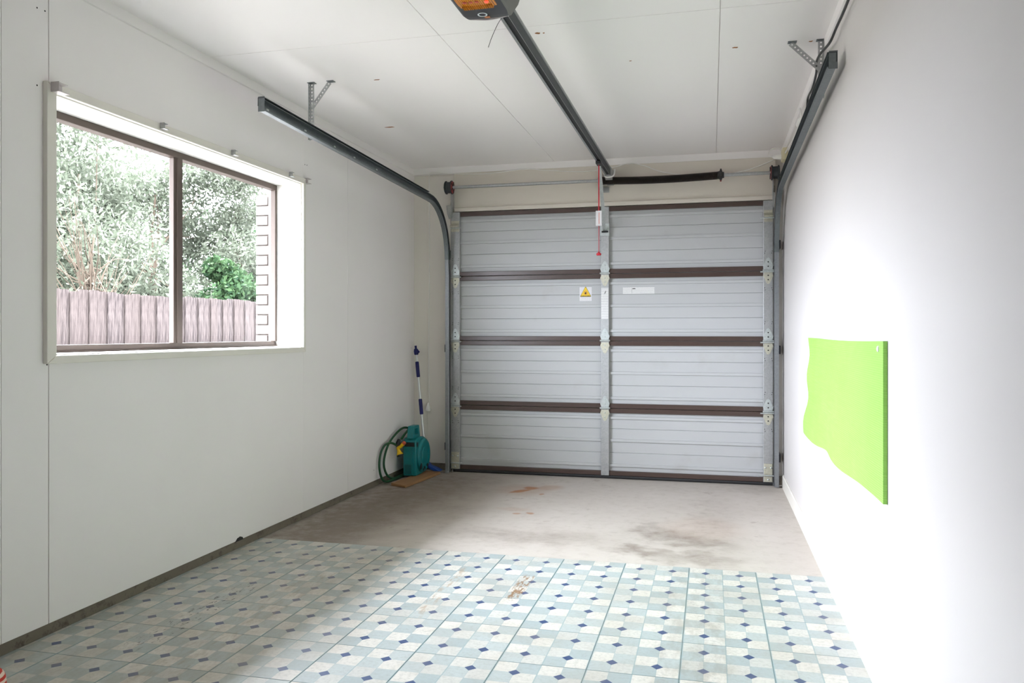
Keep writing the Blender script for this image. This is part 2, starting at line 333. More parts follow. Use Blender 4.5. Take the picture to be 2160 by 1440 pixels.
class MB:
    def __init__(s): s.v, s.f = [], []
    def add(s, vs, fs):
        o = len(s.v); s.v += [tuple(p) for p in vs]; s.f += [tuple(i+o for i in f) for f in fs]; return s
    def box(s, x0, x1, y0, y1, z0, z1):
        return s.add([(x, y, z) for x in (x0, x1) for y in (y0, y1) for z in (z0, z1)],
                     [(0, 1, 3, 2), (4, 6, 7, 5), (0, 4, 5, 1), (2, 3, 7, 6), (0, 2, 6, 4), (1, 5, 7, 3)])
    def prism(s, poly, axis, a, b):
        """polygon in the plane across `axis` (0: y,z  1: x,z  2: x,y), extruded from a to b"""
        def P(p, t): return {0: (t, p[0], p[1]), 1: (p[0], t, p[1]), 2: (p[0], p[1], t)}[axis]
        n = len(poly)
        return s.add([P(p, a) for p in poly] + [P(p, b) for p in poly],
                     [tuple(range(n))[::-1], tuple(range(n, 2*n))] + [(i, (i+1) % n, n+(i+1) % n, n+i) for i in range(n)])
    def loft(s, rings, cap=True, closed=True):
        n = len(rings[0]); o = len(s.v); s.v += [tuple(p) for r in rings for p in r]
        for i in range(len(rings)-1):
            for j in range(n if closed else n-1):
                a = o+i*n+j; b = o+i*n+(j+1) % n; s.f.append((a, b, b+n, a+n))
        if cap: s.f.append(tuple(range(o, o+n))[::-1]); s.f.append(tuple(range(o+(len(rings)-1)*n, o+len(rings)*n)))
        return s
    def tube(s, pts, r, seg=8, cap=True):
        pts = [Vector(p) for p in pts]; rr = r if isinstance(r, (list, tuple)) else [r]*len(pts)
        up = Vector((0, 0, 1)); rings = []; prev = None
        for i, p in enumerate(pts):
            t = (pts[min(i+1, len(pts)-1)] - pts[max(i-1, 0)]).normalized()
            if prev is None: a = t.cross(up if abs(t.z) < 0.9 else Vector((1, 0, 0))).normalized()
            else: a = (prev - t*prev.dot(t)).normalized()
            prev = a; b = t.cross(a)
            rings.append([p + (a*math.cos(2*PI*k/seg) + b*math.sin(2*PI*k/seg))*rr[i] for k in range(seg)])
        return s.loft(rings, cap)
    def lathe(s, c, axis, prof, seg=24, cap=True):
        """prof: list of (distance along axis, radius) around the line through c"""
        rings = []
        for d, r in prof:
            ring = []
            for k in range(seg):
                a = 2*PI*k/seg; u, v = r*math.cos(a), r*math.sin(a)
                off = {0: (d, u, v), 1: (u, d, v), 2: (u, v, d)}[axis]; ring.append(tuple(c[i]+off[i] for i in range(3)))
            rings.append(ring)
        return s.loft(rings, cap)
    def strip(s, p0, p1, wdir, width, thick, pitch=0.019, hole=0.0045):
        """a flat steel strip from p0 to p1 with a row of real round holes"""
        p0, p1 = Vector(p0), Vector(p1); L = (p1-p0).length; d = (p1-p0).normalized(); wd = Vector(wdir); wd = (wd-d*wd.dot(d)).normalized(); nn = d.cross(wd)*thick
        n = max(1, int(round(L/pitch))); st = L/n; hw = width/2
        for i in range(n):
            c = p0+d*(st*(i+.5)); outer = [(-1, -1), (0, -1), (1, -1), (1, 0), (1, 1), (0, 1), (-1, 1), (-1, 0)]
            ov = [c+d*(a*st/2)+wd*(b*hw) for a, b in outer]
            iv = [c+d*(math.cos(math.atan2(b, a))*hole)+wd*(math.sin(math.atan2(b, a))*hole) for a, b in outer]
            vs = ov+iv+[q+nn for q in ov]+[q+nn for q in iv]; fs = []
            for j in range(8):
                m = (j+1) % 8
                fs += [(j, 8+j, 8+m, m), (16+j, 16+m, 24+m, 24+j), (8+j, 24+j, 24+m, 8+m), (j, m, 16+m, 16+j)]
            s.add(vs, fs)
        return s

def rootloc(p):
    v = Vector((0, 0, 0))
    while p is not None: v += p.location; p = p.parent
    return v
def obj(name, mb, mat, parent=None, smooth=False, bevel=0, seg=2):
    off = rootloc(parent); me = bpy.data.meshes.new(name)
    me.from_pydata([(x-off.x, y-off.y, z-off.z) for x, y, z in mb.v], [], mb.f)
    bm = bmesh.new(); bm.from_mesh(me); bmesh.ops.remove_doubles(bm, verts=bm.verts, dist=1e-6); bmesh.ops.recalc_face_normals(bm, faces=bm.faces); bm.to_mesh(me); bm.free()
    me.materials.append(mat if not isinstance(mat, str) else M[mat])
    o = bpy.data.objects.new(name, me); COL.objects.link(o); o.parent = parent
    if bevel:
        b = o.modifiers.new('bevel', 'BEVEL'); b.width = bevel; b.segments = seg; b.limit_method = 'ANGLE'; b.angle_limit = math.radians(40)
    if smooth:
        me.polygons.foreach_set('use_smooth', [True]*len(me.polygons))
        try: me.set_sharp_from_angle(angle=math.radians(40))
        except Exception: pass
    return o
def tag(o, label, cat, group=None, kind=None):
    o['label'] = label; o['category'] = cat
    if group: o['group'] = group
    if kind: o['kind'] = kind
    return o
def thing(name, loc, label, cat, group=None, kind=None):
    o = bpy.data.objects.new(name, None); o.empty_display_size = 0.05; COL.objects.link(o); o.location = loc
    return tag(o, label, cat, group, kind)
def struct(name, mb, mat, label, cat, **kw): return tag(obj(name, mb, mat, **kw), label, cat, kind='structure')
def piece(src, name, loc, parent):
    """another object that shares src's mesh, placed at world position loc"""
    o = src.copy(); o.name = name; COL.objects.link(o); o.parent = parent; o.location = Vector(loc) - rootloc(parent); return o
def curve(pts, n=8):
    P = [Vector(p) for p in pts]; P = [P[0]*2-P[1]] + P + [P[-1]*2-P[-2]]; out = []
    for i in range(1, len(P)-2):
        a, b, c, d = P[i-1:i+3]
        for k in range(n):
            t = k/n; out.append(0.5*((2*b)+(c-a)*t+(2*a-5*b+4*c-d)*t*t+(3*b-a-3*c+d)*t**3))
    return out+[P[-2]]
def text_mesh(body, size):
    cu = bpy.data.curves.new('lettering', 'FONT'); cu.body = body; cu.size = size; cu.align_x = 'CENTER'; cu.align_y = 'CENTER'; cu.extrude = 0.0003
    t = bpy.data.objects.new('lettering_tmp', cu); COL.objects.link(t); dg = bpy.context.evaluated_depsgraph_get()
    me = bpy.data.meshes.new_from_object(t.evaluated_get(dg)); bpy.data.objects.remove(t); return me

# ------------------------------------------------------------------ the room
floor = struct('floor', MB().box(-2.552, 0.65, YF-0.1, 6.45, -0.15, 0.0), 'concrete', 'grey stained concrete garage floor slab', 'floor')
ceiling = struct('ceiling', MB().box(-2.552, 0.66, YF-0.1, 6.35, ZC+0.011, ZC+0.13), 'ceil', 'white sheet-lined garage ceiling', 'ceiling')
xe = [XL-0.004, -1.173, 0.036, XR]; ye = [YF, 0.66, 3.365, YB]
for i in range(3):
    for j in range(3):
        g = 0.0015
        obj('ceiling_panel', MB().box(xe[i]+g, xe[i+1]-g, ye[j]+g, ye[j+1]-g, ZC, ZC+0.0105), 'ceil', ceiling, bevel=0.001, seg=1)

def ring_wall(x0, x1, y0, y1, z0, z1, hy0, hy1, hz0, hz1):
    m = MB(); o = [(y0, z0), (y1, z0), (y1, z1), (y0, z1)]; h = [(hy0, hz0), (hy1, hz0), (hy1, hz1), (hy0, hz1)]
    vs = [(x, *p) for x in (x0, x1) for p in o+h]; fs = []
    for i in range(4):
        j = (i+1) % 4
        fs += [(i, j, 4+j, 4+i), (8+i, 12+i, 12+j, 8+j), (i, 8+i, 8+j, j), (4+i, 4+j, 12+j, 12+i)]
    return m.add(vs, fs)
wl = struct('wall_left', ring_wall(-2.552, XL-0.011, YF-0.1, 6.35, -0.12, ZC+0.02, WY0-0.012, WY1+0.012, WZ0-0.012, WZ1+0.012), 'wall', 'white sheet-lined wall with the window', 'wall')
yl = [YF, 0.01, 2.212, 2.412, 4.283, 4.876, YB]; gaps = [0.0006, 0.0008, 0.0018, 0.0007, 0.0008]
def lw_panel(y0, y1, z0, z1, g0, g1): return obj('wall_panel', MB().box(XL-0.0105, XL, y0+g0, y1-g1, z0, z1), 'wall', wl, bevel=0.0008, seg=1)
gp = [0]+gaps+[0]
for i in range(6):
    if i == 3:
        lw_panel(yl[i], yl[i+1], WZ1+0.012, ZC, gp[i], gp[i+1]); lw_panel(yl[i], yl[i+1], 0.043, WZ0-0.012, gp[i], gp[i+1])
    else: lw_panel(yl[i], yl[i+1], 0.043, ZC, gp[i], gp[i+1])
# the strips of sheet beside the opening
lw_panel(yl[3]+0.002, WY0-0.012, WZ0-0.0115, WZ1+0.0115, 0, 0); lw_panel(WY1+0.012, yl[4]-0.001, WZ0-0.0115, WZ1+0.0115, 0, 0)
nh = MB().lathe((XL-0.001, 0, 0), 0, [(0, 0.0035), (0.0016, 0.003)], 8)
n0 = obj('nail_hole', nh, 'hinge_hole', wl); n0.location = (0, 2.36, 2.262)
for y, z in [(2.395, 2.264), (2.36, 1.985), (2.404, 0.985), (4.30, 2.098), (4.325, 2.10), (5.3, 0.12), (6.03, 0.98)]:
    piece(n0, 'nail_hole', (0, y, z), wl)
# broken bite out of the sheet's lower edge
obj('broken_edge', MB().prism([(3.583, 0.040), (3.657, 0.040), (3.650, 0.052), (3.628, 0.060), (3.603, 0.056)], 0, XL-0.002, XL+0.0012), 'hinge_hole', wl)

struct('baseboard_left', MB().box(-2.36, XL-0.004, YF, YB, 0.0, 0.0425), 'nib', 'dirty bare concrete nib under the window wall', 'concrete nib', bevel=0.003)
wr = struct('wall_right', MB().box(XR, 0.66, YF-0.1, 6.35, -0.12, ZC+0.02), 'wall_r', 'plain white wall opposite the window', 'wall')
struct('baseboard_right', MB().prism([(XR, 0.0), (XR-0.011, 0.0), (XR-0.011, 0.082), (XR-0.007, 0.09), (XR, 0.09)], 1, YF, 5.99), 'trimw', 'low white skirting board along the plain wall', 'skirting')
struct('wall_front', MB().box(-2.552, 0.66, YF-0.12, YF, -0.12, ZC+0.02), 'endwall', 'unseen end wall facing the garage door, dark to soak up light', 'wall')  # out of view; dark tone and distance chosen to cut bounced light

# door wall: piers each side, lintel above
wb = struct('wall_back', MB().prism([(-2.34, 0.0), (-1.955, 0.0), (-1.955, 2.03), (0.415, 2.03), (0.415, 0.0), (XR, 0.0), (XR, ZC+0.02), (-2.34, ZC+0.02)], 1, YB, 6.34), 'back', 'cream door wall with piers and lintel around the garage door', 'wall')
obj('pier_lining', MB().box(-2.225, -1.992, YB-0.008, YB, 0.045, 2.36), 'back', wb, bevel=0.002)
obj('nib', MB().box(-2.336, -1.99, YB-0.012, YB+0.0, 0.0, 0.055), 'nib', wb)
obj('nib', MB().box(0.446, XR, YB-0.02, YB, 0.0, 0.06), 'nib', wb)
obj('lintel_board', MB().box(-1.985, 0.452, 6.062, YB, 2.092, 2.372), 'lintel', wb, bevel=0.002)
obj('lintel_trim', MB().box(-1.98, 0.44, 6.040, YB, 2.0595, 2.092), 'lintel', wb, bevel=0.004)

def cornice(name, pts, ax, a, b, label): struct(name, MB().prism(pts, ax, a, b), 'ceil' if name != 'trim_1' else 'wall', label, 'cornice')
cornice('trim_1', [(XL, ZC), (XL+0.009, ZC), (XL+0.007, 2.376), (XL, 2.373)], 1, YF, YB, 'flat white cornice strip above the window wall')
cornice('trim_2', [(YB, ZC), (YB-0.040, ZC), (YB-0.039, 2.372), (YB, 2.37)], 0, XL, XR, 'flat white cornice strip above the garage door')
cornice('trim_3', [(XR, ZC), (XR-0.009, ZC), (XR-0.007, 2.376), (XR, 2.373)], 1, YF, YB, 'flat white cornice strip above the plain wall')

# rust marks and lifted flakes on the ceiling
random.seed(4)
def flake(x, y, rx, ry, mat='rust'):
    poly = []
    for k in range(11):
        a = 2*PI*k/11; r = random.uniform(0.55, 1.1); poly.append((x+rx*r*math.cos(a), y+ry*r*math.sin(a)))
    obj('rust_mark', MB().prism(poly, 2, ZC-0.0012, ZC+0.0005), mat, ceiling)
for a in [(-0.741, 3.448, .014, .012), (-0.715, 3.45, .005, .006), (0.107, 3.84, .014, .009), (-0.38, 3.905, .006, .004), (-1.694, 3.877, .020, .006), (-2.00, 4.79, .042, .010), (0.438, 3.842, .012, .007), (-2.055, 3.86, .016, .008)]: flake(*a)

# ------------------------------------------------------------------ vinyl tiles laid on the slab
X0T, Y0T = -1.285-3*TX, 3.829
def tile_src(x0, x1):
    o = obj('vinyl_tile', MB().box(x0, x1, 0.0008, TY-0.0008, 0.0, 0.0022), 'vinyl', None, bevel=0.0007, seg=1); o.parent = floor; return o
rows = 15; first = {}
for c in range(-1, 9):
    for r in range(1, rows+1):
        loc = (X0T+c*TX, Y0T-r*TY, 0.0001)
        key = 'l' if c == -1 else 'f'
        if key not in first:
            first[key] = tile_src(XL-0.003-(X0T-TX), TX-0.0006) if key == 'l' else tile_src(0.0006, TX-0.0006); first[key].location = loc
        else: piece(first[key], 'vinyl_tile', loc, floor)

# ------------------------------------------------------------------ window
win = thing('window_1', (XF, (WY0+WY1)/2, WZ0), 'two-pane bronze aluminium window with white reveal and architrave', 'window', kind='structure')
a = 0.012
obj('reveal', MB().box(-2.545, XL+0.002, WY0-a, WY1+a, WZ1, WZ1+a), 'reveal', win)
obj('sill', MB().box(-2.545, XL+0.002, WY0-a, WY1+a, WZ0-a, WZ0), 'reveal', win)
obj('reveal', MB().box(-2.545, XL+0.002, WY0-a, WY0, WZ0, WZ1), 'reveal', win)
obj('reveal', MB().box(-2.545, XL+0.002, WY1, WY1+a, WZ0, WZ1), 'reveal', win)
ax0, ax1 = XL, XL+0.020; wl_, wr_, wt_, wb_ = 0.048, 0.030, 0.037, 0.034; q = 0.0006
def arch(poly): obj('architrave', MB().prism(poly, 0, ax0, ax1), 'trimw', win, bevel=0.002)
i = 0.004
arch([(WY0-i-q, WZ0-i), (WY0-i-q, WZ1+i), (WY0-wl_, WZ1+wt_-q), (WY0-wl_, WZ0-wb_+q)])
arch([(WY1+i+q, WZ0-i), (WY1+i+q, WZ1+i), (WY1+wr_, WZ1+wt_-q), (WY1+wr_, WZ0-wb_+q)])
arch([(WY0-i, WZ1+i+q), (WY1+i, WZ1+i+q), (WY1+wr_-q, WZ1+wt_), (WY0-wl_+q, WZ1+wt_)])
arch([(WY0-i, WZ0-i-q), (WY1+i, WZ0-i-q), (WY1+wr_-q, WZ0-wb_), (WY0-wl_+q, WZ0-wb_)])
fr0, fr1 = XF-0.05, XF; YM = 3.352
obj('frame_head', MB().box(fr0, fr1, WY0, WY1, WZ1-0.030, WZ1), 'bronze', win, bevel=0.002)
obj('frame_sill', MB().prism([(fr0, WZ0), (fr1, WZ0), (fr1, WZ0+0.007), (fr1-0.008, WZ0+0.009), (fr1-0.010, WZ0+0.030), (fr0, WZ0+0.030)], 1, WY0, WY1), 'bronze', win, bevel=0.001)
obj('frame_jamb', MB().box(fr0, fr1, WY0, WY0+0.025, WZ0+0.030, WZ1-0.030), 'bronze', win, bevel=0.002)
obj('frame_jamb', MB().box(XF-0.03, fr1, WY1-0.020, WY1, WZ0+0.030, WZ1-0.030), 'bronze', win, bevel=0.002)
obj('mullion', MB().box(XF-0.030, XF+0.003, YM-0.016, YM+0.022, WZ0+0.030, WZ1-0.030), 'bronze', win, bevel=0.002)
obj('sash_stile', MB().box(XF-0.030, XF-0.004, YM-0.036, YM-0.0165, WZ0+0.030, WZ1-0.030), 'bronze', win, bevel=0.002)
obj('pane', MB().box(XF-0.030, XF-0.026, WY0+0.02, YM-0.025, WZ0+0.025, WZ1-0.025), 'glass', win)
obj('pane', MB().box(XF-0.036, XF-0.032, YM+0.015, WY1-0.015, WZ0+0.025, WZ1-0.025), 'glass', win)

def ubracket(name, y, z, d, wy, h, mat, label, t=0.0025, flip=False):
    """small channel bracket: back plate with top and bottom lips that stand off the trim"""
    o = thing(name, (ax1, y, z-h/2), label, 'bracket', 'curtain rail brackets over the window')
    x0 = XL+0.0205 if wy < 0.05 else XL+0.0205
    obj('side_plate', MB().box(x0, x0+d, y-wy/2, y-wy/2+t, z-h/2, z+h/2), mat, o)
    obj('lip', MB().box(x0, x0+d, y-wy/2+t, y+wy/2, z-h/2, z-h/2+t), mat, o)
    obj('lip', MB().box(x0, x0+d*0.8, y-wy/2+t, y+wy/2, z+h/2-t, z+h/2), mat, o)
    obj('back_plate', MB().box(x0, x0+t, y-wy/2+t, y+wy/2, z-h/2+t, z+h/2-t), mat, o)
    return o
ubracket('curtain_bracket', 2.425, 1.990, 0.035, 0.05, 0.036, 'mauve', 'mauve curtain bracket on the near upper corner of the window trim')
ubracket('curtain_bracket', 3.005, 1.998, 0.022, 0.030, 0.026, 'steel_b', 'small steel curtain clip over the larger window pane')
ubracket('curtain_bracket', 3.535, 1.998, 0.022, 0.030, 0.026, 'steel_b', 'small steel curtain clip above the mullion, second along the trim')
ubracket('curtain_bracket', 4.095, 1.998, 0.022, 0.030, 0.026, 'steel_b', 'small steel curtain clip nearest the far corner of the trim')
b5 = thing('curtain_bracket', (XL, 4.30, 1.985), 'pale curtain end bracket on the wall beyond the far window corner', 'bracket', 'curtain rail brackets over the window')
obj('side_plate', MB().box(XL, XL+0.030, 4.283, 4.286, 1.985, 2.015), 'mauve', b5)
obj('lip', MB().box(XL, XL+0.030, 4.286, 4.325, 1.985, 1.988), 'mauve', b5); obj('lip', MB().box(XL, XL+0.030, 4.286, 4.325, 2.012, 2.015), 'mauve', b5); obj('back_plate', MB().box(XL, XL+0.003, 4.286, 4.325, 1.988, 2.012), 'mauve', b5)

# ------------------------------------------------------------------ garage door
DX0, DX1, YS = -1.985, 0.440, 6.058      # skin runs x0..x1, its flat at YS (room side = smaller y)
door = thing('garage_door', (-0.77, 6.05, 0.0), 'grey ribbed sectional garage door with brown rails and galvanised stiles', 'garage door')
Z0, H = 0.024, 0.5085
STX = [(-2.000, -1.928), (-0.808, -0.748), (0.365, 0.432)]
for s_ in range(4):
    zb = Z0+s_*H; zt = zb+H-0.003; zk = zb+H
    pr = [(YS, zb)]
    def rib(fr, wid=0.019, dep=0.012):
        z = zb+fr*H; pr.extend([(YS, z-wid/2-0.002), (YS-dep, z-wid/2), (YS-dep, z+wid/2), (YS, z+wid/2+0.002)])
    def vee(fr):
        z = zb+fr*H; pr.extend([(YS, z-0.003), (YS+0.005, z), (YS, z+0.003)])
    for fr in ((0.15, 'r'), (0.335, 'v'), (0.52, 'r'), (0.69, 'v'), (0.855, 'r')): rib(fr[0]) if fr[1] == 'r' else vee(fr[0])
    pr.append((YS, zk))
    prof = pr+[(YB-0.0003, zk), (YB-0.0003, zb)]
    sec = obj('door_section', MB().prism(prof, 0, DX0, DX1), 'skin', door)
    rh = 0.034
    obj('rail', MB().box(DX0, DX1, YS-0.022, YS+0.002, zt-rh, zt), 'brown', sec, bevel=0.003)
    obj('rail', MB().box(DX0, DX1, YS-0.022, YS+0.002, zb, zb+rh), 'brown', sec, bevel=0.003)
    for (a_, b_) in STX:
        obj('stile', MB().box(a_, b_, YS-0.034, YS-0.003, zb+0.001, zt-0.001), 'galv', sec, bevel=0.002)
for zj in (Z0+H, Z0+2*H, Z0+3*H):
    for n_, (a_, b_) in enumerate(STX):
        c_ = (a_+b_)/2; hw = 0.036; yh = YS-0.034
        hg = obj('hinge', MB().prism([(c_-0.026, zj+0.004), (c_+0.026, zj+0.004), (c_+hw, zj+0.034), (c_+0.012, zj+0.086), (c_, zj+0.094), (c_-0.012, zj+0.086), (c_-hw, zj+0.034)], 1, yh-0.003, yh), 'galv_l', door)
        obj('hinge_leaf', MB().prism([(c_-0.026, zj-0.012), (c_+0.026, zj-0.012), (c_+hw, zj-0.036), (c_+0.012, zj-0.090), (c_, zj-0.098), (c_-0.012, zj-0.090), (c_-hw, zj-0.036)], 1, yh-0.003, yh), 'zinc_y', hg)
        obj('knuckle', MB().tube([(c_-0.038, yh-0.006, zj+0.001), (c_+0.038, yh-0.006, zj+0.001)], 0.007, 10), 'galv_l', hg, smooth=True)
        for dz in (0.030, 0.062, -0.035, -0.066):
            obj('rivet', MB().lathe((c_, yh-0.003, zj+dz), 1, [(-0.004, 0.001), (-0.003, 0.004), (0, 0.005)], 8), 'galv_l' if n_ == 1 else 'hinge_hole', hg, smooth=True)
        if n_ != 1:
            sgn = -1 if n_ == 0 else 1
            x0 = -1.992 if n_ == 0 else 0.438; x1 = c_-sgn*0.055
            obj('roller_pin', MB().tube([(x0, yh-0.017, zj-0.010), (x1, yh-0.017, zj-0.010)], 0.0048, 8), 'galv_l', hg, smooth=True)
# screw marks beside the hinges on the outer stiles
for n_ in (0, 2):
    c_ = sum(STX[n_])/2; yh = YS-0.034
    for zj in (Z0+H, Z0+2*H, Z0+3*H):
        for dz in (0.125, 0.140, -0.125, -0.140):
            for dx in (-0.024, 0.024):
                obj('screw_hole', MB().lathe((c_+dx+(0.003 if abs(dz) > .13 else 0), yh, zj+dz), 1, [(-0.0006, 0.0028), (0.0004, 0.003)], 8), 'hinge_hole', door)
for n_ in (0, 2):          # top roller brackets and bottom corner brackets
    a_, b_ = STX[n_]; c_ = (a_+b_)/2; yh = YS-0.034; sgn = -1 if n_ == 0 else 1
    tb = obj('top_bracket', MB().prism([(yh, 1.985), (yh-0.003, 1.985), (yh-0.003, 1.965), (yh-0.040, 1.940), (yh-0.040, 1.930), (yh-0.003, 1.930), (yh-0.003, 1.900), (yh, 1.900)], 0, a_+0.003, b_-0.003), 'zinc_y', door)
    obj('roller_pin', MB().tube([(-1.992 if n_ == 0 else 0.438, yh-0.030, 1.925), (c_-sgn*0.055, yh-0.030, 1.925)], 0.005, 8), 'galv_l', tb, smooth=True)
    bb = obj('bottom_bracket', MB().box(a_+0.004, b_-0.004, yh-0.004, yh, 0.028, 0.160), 'zinc_y', door, bevel=0.002)
    obj('roller_pin', MB().tube([(-1.992 if n_ == 0 else 0.438, yh-0.014, 0.075), (c_-sgn*0.062, yh-0.014, 0.075)], 0.005, 8), 'galv_l', bb, smooth=True)
    for dx, dz in ((-0.02, 0.13), (0.02, 0.13), (0, 0.045)):
        obj('bolt', MB().lathe((c_+dx, yh-0.004, dz), 1, [(-0.006, 0.003), (-0.004, 0.006), (0, 0.007)], 8), 'galv_l', bb, smooth=True)
obj('bottom_seal', MB().prism([(6.036, 0.001), (6.096, 0.001), (6.099, 0.012), (6.098, 0.023), (6.034, 0.023), (6.030, 0.012)], 0, DX0, DX1), 'rubber', door, bevel=0.002)
# stickers
wsx, wsz, ysk = -0.930, 1.397, YS-0.0012
st = obj('warning_sticker', MB().box(wsx-0.047, wsx+0.047, ysk, YS, wsz-0.053, wsz+0.053), 'label_w', door)
st['label'] = 'white square sticker with a yellow danger triangle'
def tri(r, cx, cz):
    pts = []
    for (px, pz) in ((0, 1), (-0.95, -0.72), (0.95, -0.72)):
        for da in (-0.5, 0, 0.5):
            an = math.atan2(pz, px)+da; pts.append((cx+px*r*0.86+0.12*r*math.cos(an), cz+pz*r*0.86+0.12*r*math.sin(an)))
    o = [pts[2], pts[1], pts[0]]+[pts[5], pts[4], pts[3]]+[pts[8], pts[7], pts[6]]
    cxm = sum(p[0] for p in o)/9; czm = sum(p[1] for p in o)/9
    return sorted(o, key=lambda p: math.atan2(p[1]-czm, p[0]-cxm))
obj('triangle_border', MB().prism(tri(0.045, wsx, wsz+0.012), 1, ysk-0.0004, ysk), 'black_print', st)
obj('triangle', MB().prism(tri(0.0415, wsx, wsz+0.012), 1, ysk-0.0008, ysk-0.0004), 'yellow_print', st)
obj('red_ring', MB().lathe((wsx, ysk-0.0008, wsz+0.010), 1, [(-0.0004, 0.0135), (0, 0.0135)], 20), 'red_print', st)
obj('ring_centre', MB().lathe((wsx, ysk-0.0012, wsz+0.010), 1, [(-0.0004, 0.0105), (0, 0.0105)], 20), 'yellow_print', st)
obj('hand_symbol', MB().prism([(wsx-0.007, wsz+0.004), (wsx-0.002, wsz-0.001), (wsx+0.005, wsz+0.001), (wsx+0.006, wsz+0.010), (wsx+0.003, wsz+0.018), (wsx+0.0, wsz+0.012), (wsx-0.003, wsz+0.016)], 1, ysk-0.0020, ysk-0.0016), 'black_print', st)
lt = bpy.data.objects.new('lettering', text_mesh('DANGER!', 0.0165)); COL.objects.link(lt); lt.data.materials.append(M['black_print']); lt.parent = st
lt.rotation_euler = (PI/2, 0, 0); lt.location = Vector((wsx, ysk-0.0022, wsz-0.0165)) - rootloc(st)
obj('small_print', MB().box(wsx-0.036, wsx+0.036, ysk-0.0005, ysk, wsz-0.047, wsz-0.029), 'label_a', st)
lb = obj('maker_label', MB().box(-0.647, -0.411, ysk, YS, 1.394, 1.444), 'label_a', door); lb['label'] = 'long white printed label'
obj('label_heading', MB().box(-0.575, -0.553, ysk-0.0004, ysk, 1.430, 1.436), 'black_print', lb)
obj('label_rule', MB().box(-0.580, -0.578, ysk-0.0004, ysk, 1.398, 1.440), 'rail_l', lb)
il = obj('instruction_label', MB().box(-0.806, -0.752, YS-0.0352, YS-0.0342, 1.205, 1.440), 'label_b', door); il['label'] = 'tall white instruction label on the centre stile'
obj('lightning_mark', MB().prism([(-0.786, 1.390), (-0.778, 1.404), (-0.780, 1.404), (-0.773, 1.417), (-0.769, 1.417), (-0.774, 1.405), (-0.771, 1.404)], 1, YS-0.0358, YS-0.0353), 'black_print', il)

# ------------------------------------------------------------------ door tracks
def track(x, sgn, label):
    """x: centre line; sgn = +1 if the channel opens towards +x"""
    t = thing('door_track', (x, 5.98, 0.0), label, 'door track')
    w_ = 0.026; cy_, r_ = 5.56, 0.40
    pts = [(y, 2.148-(y-3.29)*0.024) for y in np.linspace(3.29, 5.52, 8)]
    for k in range(1, 13):
        an = PI/2*k/12; pts.append((5.54+0.42*math.sin(an), 2.094-0.42+0.42*math.cos(an)))
    vert = [(5.972, 1.55), (5.972, 0.005)]
    def sweep(path, prof):
        rings = []
        for i_, p in enumerate(path):
            a_ = path[max(i_-1, 0)]; b_ = path[min(i_+1, len(path)-1)]
            tv = Vector((b_[0]-a_[0], b_[1]-a_[1])).normalized(); nv = Vector((-tv.y, tv.x))      # nv: up/outer
            rings.append([(x+sgn*u, p[0]+nv.x*v, p[1]+nv.y*v) for u, v in prof])
        return MB().loft(rings)
    hh = 0.026; T = 0.0025
    chan = [(-0.012, hh), (0.016, hh), (0.020, hh-0.006), (0.017, hh-0.006), (0.015, hh-T), (-0.012+T, hh-T), (-0.012+T, -hh+T), (0.015, -hh+T), (0.017, -hh+0.006), (0.020, -hh+0.006), (0.016, -hh), (-0.012, -hh)]
    chan_v = [(u*0.95, v*0.95) for u, v in chan]
    obj('horizontal_track', sweep(pts, chan), 'galv_d', t, smooth=True)
    obj('vertical_track', sweep([pts[-1]]+vert, chan_v), 'galv_m', t, smooth=True)
    # dark strip above the straight run paints in the top flange's shade
    st_ = [(y, 2.148-(y-3.29)*0.024) for y in np.linspace(3.285, 5.50, 6)]
    obj('shaded_flange', sweep(st_, [(-0.0155, hh+0.009), (0.020, hh+0.009), (0.020, hh+0.006), (-0.0125, hh+0.006), (-0.0125, hh-0.03), (-0.0155, hh-0.03)]), 'rail_d', t)
    obj('end_stop', MB().box(x-0.014, x+0.018, 3.286, 3.290, 2.118, 2.188), 'galv_d', t)
    for y in (3.36, 3.72, 4.05, 4.30, 4.62):
        z = 2.148-(y-3.29)*0.024
        obj('slot_bolt', MB().box(x+sgn*(-0.0093)-0.001, x+sgn*(-0.0093)+0.0012, y-0.010, y+0.010, z-0.004, z+0.004), 'galv_l', t)
    # angle that carries the vertical track, and the bearing plate at its head
    xa = x+sgn*0.020
    obj('wall_angle', MB().prism([(xa, YB-0.009), (xa+sgn*0.003, YB-0.009), (xa+sgn*0.003, 6.028), (xa-sgn*0.0, 6.028)], 2, 0.0, 2.06), 'galv', t)
    obj('bearing_plate', MB().prism([(5.975, 2.285), (6.06, 2.285), (6.06, 2.04), (6.02, 2.04), (5.975, 2.15)], 0, xa+sgn*0.0035, xa+sgn*0.0065), 'galv', t)
    obj('flag_bracket', MB().prism([(5.885, 2.085), (6.03, 2.115), (6.03, 2.02), (5.95, 1.99), (5.90, 2.03)], 0, xa-0.0015, xa+0.0015), 'galv', t)
    for z in (1.73, 0.98, 0.21):
        obj('track_bracket', MB().box(min(x-sgn*0.024, x-sgn*0.012), max(x-sgn*0.024, x-sgn*0.012), 5.965, YB-0.009 if sgn > 0 else YB, z-0.03, z+0.03), 'black', t, bevel=0.002)
    return t
track(-2.010, 1, 'curved steel door track on the window side')
track(0.455, -1, 'curved steel door track beside the plain wall')

